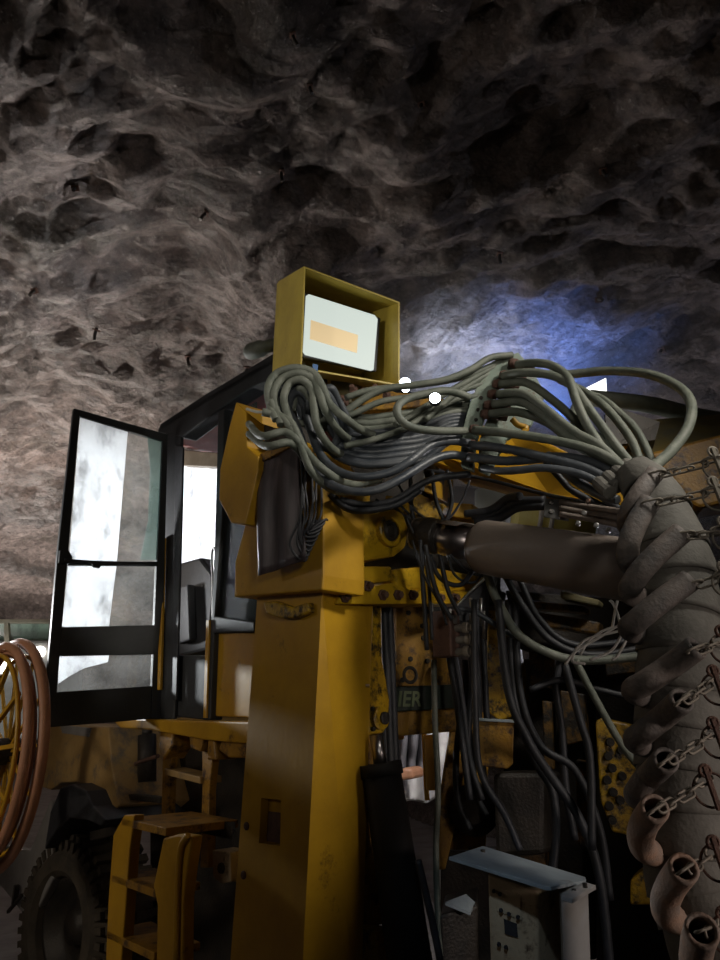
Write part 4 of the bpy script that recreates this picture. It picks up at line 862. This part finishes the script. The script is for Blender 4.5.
# ------------------------------------------------------------------ lights, mostly added spots with no lamp body
def area(name, loc, target, size, power, color, spread=None):
    l = bpy.data.lights.new(name, 'AREA'); l.energy = power; l.size = size; l.color = color
    if spread: l.spread = math.radians(spread)
    o = bpy.data.objects.new(name, l); C.objects.link(o); o.location = loc; o.rotation_euler = (V(target) - V(loc)).to_track_quat('-Z', 'Y').to_euler(); return o
def spot(name, loc, target, power, color, angle, blend=.6, r=.05):
    l = bpy.data.lights.new(name, 'SPOT'); l.energy = power; l.color = color; l.spot_size = math.radians(angle); l.spot_blend = blend; l.shadow_soft_size = r
    o = bpy.data.objects.new(name, l); C.objects.link(o); o.location = loc; o.rotation_euler = (V(target) - V(loc)).to_track_quat('-Z', 'Y').to_euler(); return o
def hitp(px, py):
    return bvh.ray_cast(CAM, ray(px, py).normalized())[0]
spot('tunnel_lamp', (-4.0, 8.8, 2.7), (-4.0, 8.2, 5.0), 620, (1, .9, .81), 165, .6, .05)
spot('tunnel_fill_far', (-6.8, 13.6, 2.2), (-6.4, 12.6, 5.0), 900, (1, .93, .86), 170, .8, .1)  # added unseen spot, brightens the far roof
spot('tunnel_fill_end', (-8.6, 18.2, 2.2), (-9.0, 19.5, 5.0), 900, (1, .93, .86), 170, .8, .1)  # added unseen spot, fills the dark band at the tunnel end
spot('reel_fill', (-4.2, 1.4, 2.4), (-1.75, 3.8, 1.15), 110, (1, .87, .7), 44, 1, .2)  # unseen spot added to brighten reel and mudguard
spot('panel_fill', (.15, 1.0, 2.5), (.45, 2.4, 1.12), 20, (.62, .8, 1), 25, 1, .05)  # unseen bluish spot added for the control box plate
spot('roof_wash', (-2.9, 6.0, 2.9), (-1.6, 3.6, 5), 95, (1, .88, .79), 150, 1, .05)  # unseen spot added to rake the rock roof
spot('roof_wash_near', (-4.2, 1.6, 2.9), (-.5, 3.2, 5), 42, (1, .9, .82), 120, 1, .05)  # unseen fill added for the near roof
spot('roof_wash_rear', (2.6, 6.0, 2.4), (1.2, 4.0, 5), 60, (.92, .9, 1), 140, 1, .06)  # unseen fill added for the roof behind the rig
spot('hood_fill', (-2.4, -.3, 3.1), (-.02, 2.7, 3.0), 95, (1, .95, .84), 22, .8, .1)  # unseen narrow spot added to lift the flood lamp hood
wc_ = PRW(205, 515)
spot('cab_backlight', wc_ + W * 1.7, wc_, 420, (.97, .98, 1), 75, .4, .1)  # unseen spot added to turn the rear window white
dc_ = PD(92, 570); spot('door_backlight', dc_ + TH.normalized() * 2.0 + V((-.5, 0, -.1)), dc_, 560, (.97, .98, 1), 44, .7, .1)  # unseen spot added to whiten the reflection sheets in the door
h_ = hitp(548, 352); dv = (CAM - h_).normalized()
spot('blue_lamp', h_ + dv * .8 + V((.1, .2, -.5)), h_ + V((.0, 0, 0)), 230, (.14, .3, 1), 105, 1, .04)
h2_ = hitp(460, 352); spot('white_lamp', h2_ + (CAM - h2_).normalized() * .6 + V((0, .2, -.55)), h2_, 170, (.62, .76, 1), 130, 1, .04)
spot('rear_fill', (.9, 4.3, 2.2), (.75, 5.8, 1.5), 70, (1, .97, .96), 90, .6)  # unseen spot added to light the sheets behind the rig
spot('vehicle_fill', (-4.6, 6.6, 1.2), (-4.7, 9, 1.75), 90, (.95, 1, .95), 60, .6)  # unseen spot added in front of the vehicle to make it visible
spot('near_fill', (2.1, 1.0, 3.9), (.12, 2.65, 2.2), 235, (1, .94, .84), 54, 1, .2)  # unseen fill added for the column and hoses
spot('front_fill', (.9, -1.5, 2.3), (.0, 2.7, 2.45), 95, (1, .95, .85), 34, 1, .25)  # unseen fill added for the pivot casting
area('side_fill', (-4.0, .4, 2.8), (-.8, 3.6, 2.4), .8, 3.5, (1, .86, .66))  # unseen soft fill added from the left
spot('right_fill', (2.4, .6, 1.5), (.85, 1.9, 1.3), 70, (1, .85, .76), 45, 1, .2)  # unseen fill added for the wrapped bundle
# thin mist hanging under the roof behind the machine
m, nt, b_ = nodes('mist'); nt.nodes.remove(b_); vs = nt.nodes.new('ShaderNodeVolumeScatter'); vs.inputs['Density'].default_value = .065; vs.inputs['Anisotropy'].default_value = .2
nt.links.new(vs.outputs[0], nt.nodes['Material Output'].inputs['Volume'])
g_ = nt.nodes.new('ShaderNodeNewGeometry'); vm = nt.nodes.new('ShaderNodeVectorMath'); vm.operation = 'DISTANCE'; vm.inputs[1].default_value = tuple((h_ + h2_) / 2 + V((0, -.5, -.5)))
mr_ = nt.nodes.new('ShaderNodeMapRange'); mr_.interpolation_type = 'SMOOTHSTEP'; mr_.inputs[1].default_value = .2; mr_.inputs[2].default_value = 2.3; mr_.inputs[3].default_value = .12; mr_.inputs[4].default_value = 0
nt.links.new(g_.outputs['Position'], vm.inputs[0]); nt.links.new(vm.outputs['Value'], mr_.inputs[0]); nt.links.new(mr_.outputs[0], vs.inputs['Density'])
b = MB(); b.box(V((1.3, 6.4, 4.0)), V((3.2, 0, 0)), V((0, 2.4, 0)), V((0, 0, 1.7)))
hz = b.build('mist', m, label='thin bluish mist under the rock roof behind the machine', category='mist', kind='stuff')
w = bpy.data.worlds.new('world'); S.world = w; w.use_nodes = True
w.node_tree.nodes['Background'].inputs[0].default_value = (.5, .5, .55, 1); w.node_tree.nodes['Background'].inputs[1].default_value = .02

# ------------------------------------------------------------------ camera
cd = bpy.data.cameras.new('camera'); cam = bpy.data.objects.new('camera', cd); C.objects.link(cam)
cam.location = CAM; cam.rotation_euler = (pi / 2 + PITCH, 0, 0)
cd.sensor_fit = 'VERTICAL'; cd.sensor_height = 32; cd.sensor_width = 24; cd.lens = 32 * F / 960; cd.clip_start = .05
S.camera = cam
S.view_settings.view_transform = 'Standard'; S.view_settings.look = 'None'; S.view_settings.gamma = 1; S.view_settings.exposure = 0
try: S.view_settings.use_curve_mapping = False
except Exception: pass
for o in bpy.data.objects:
    if '_w' in o: del o['_w']
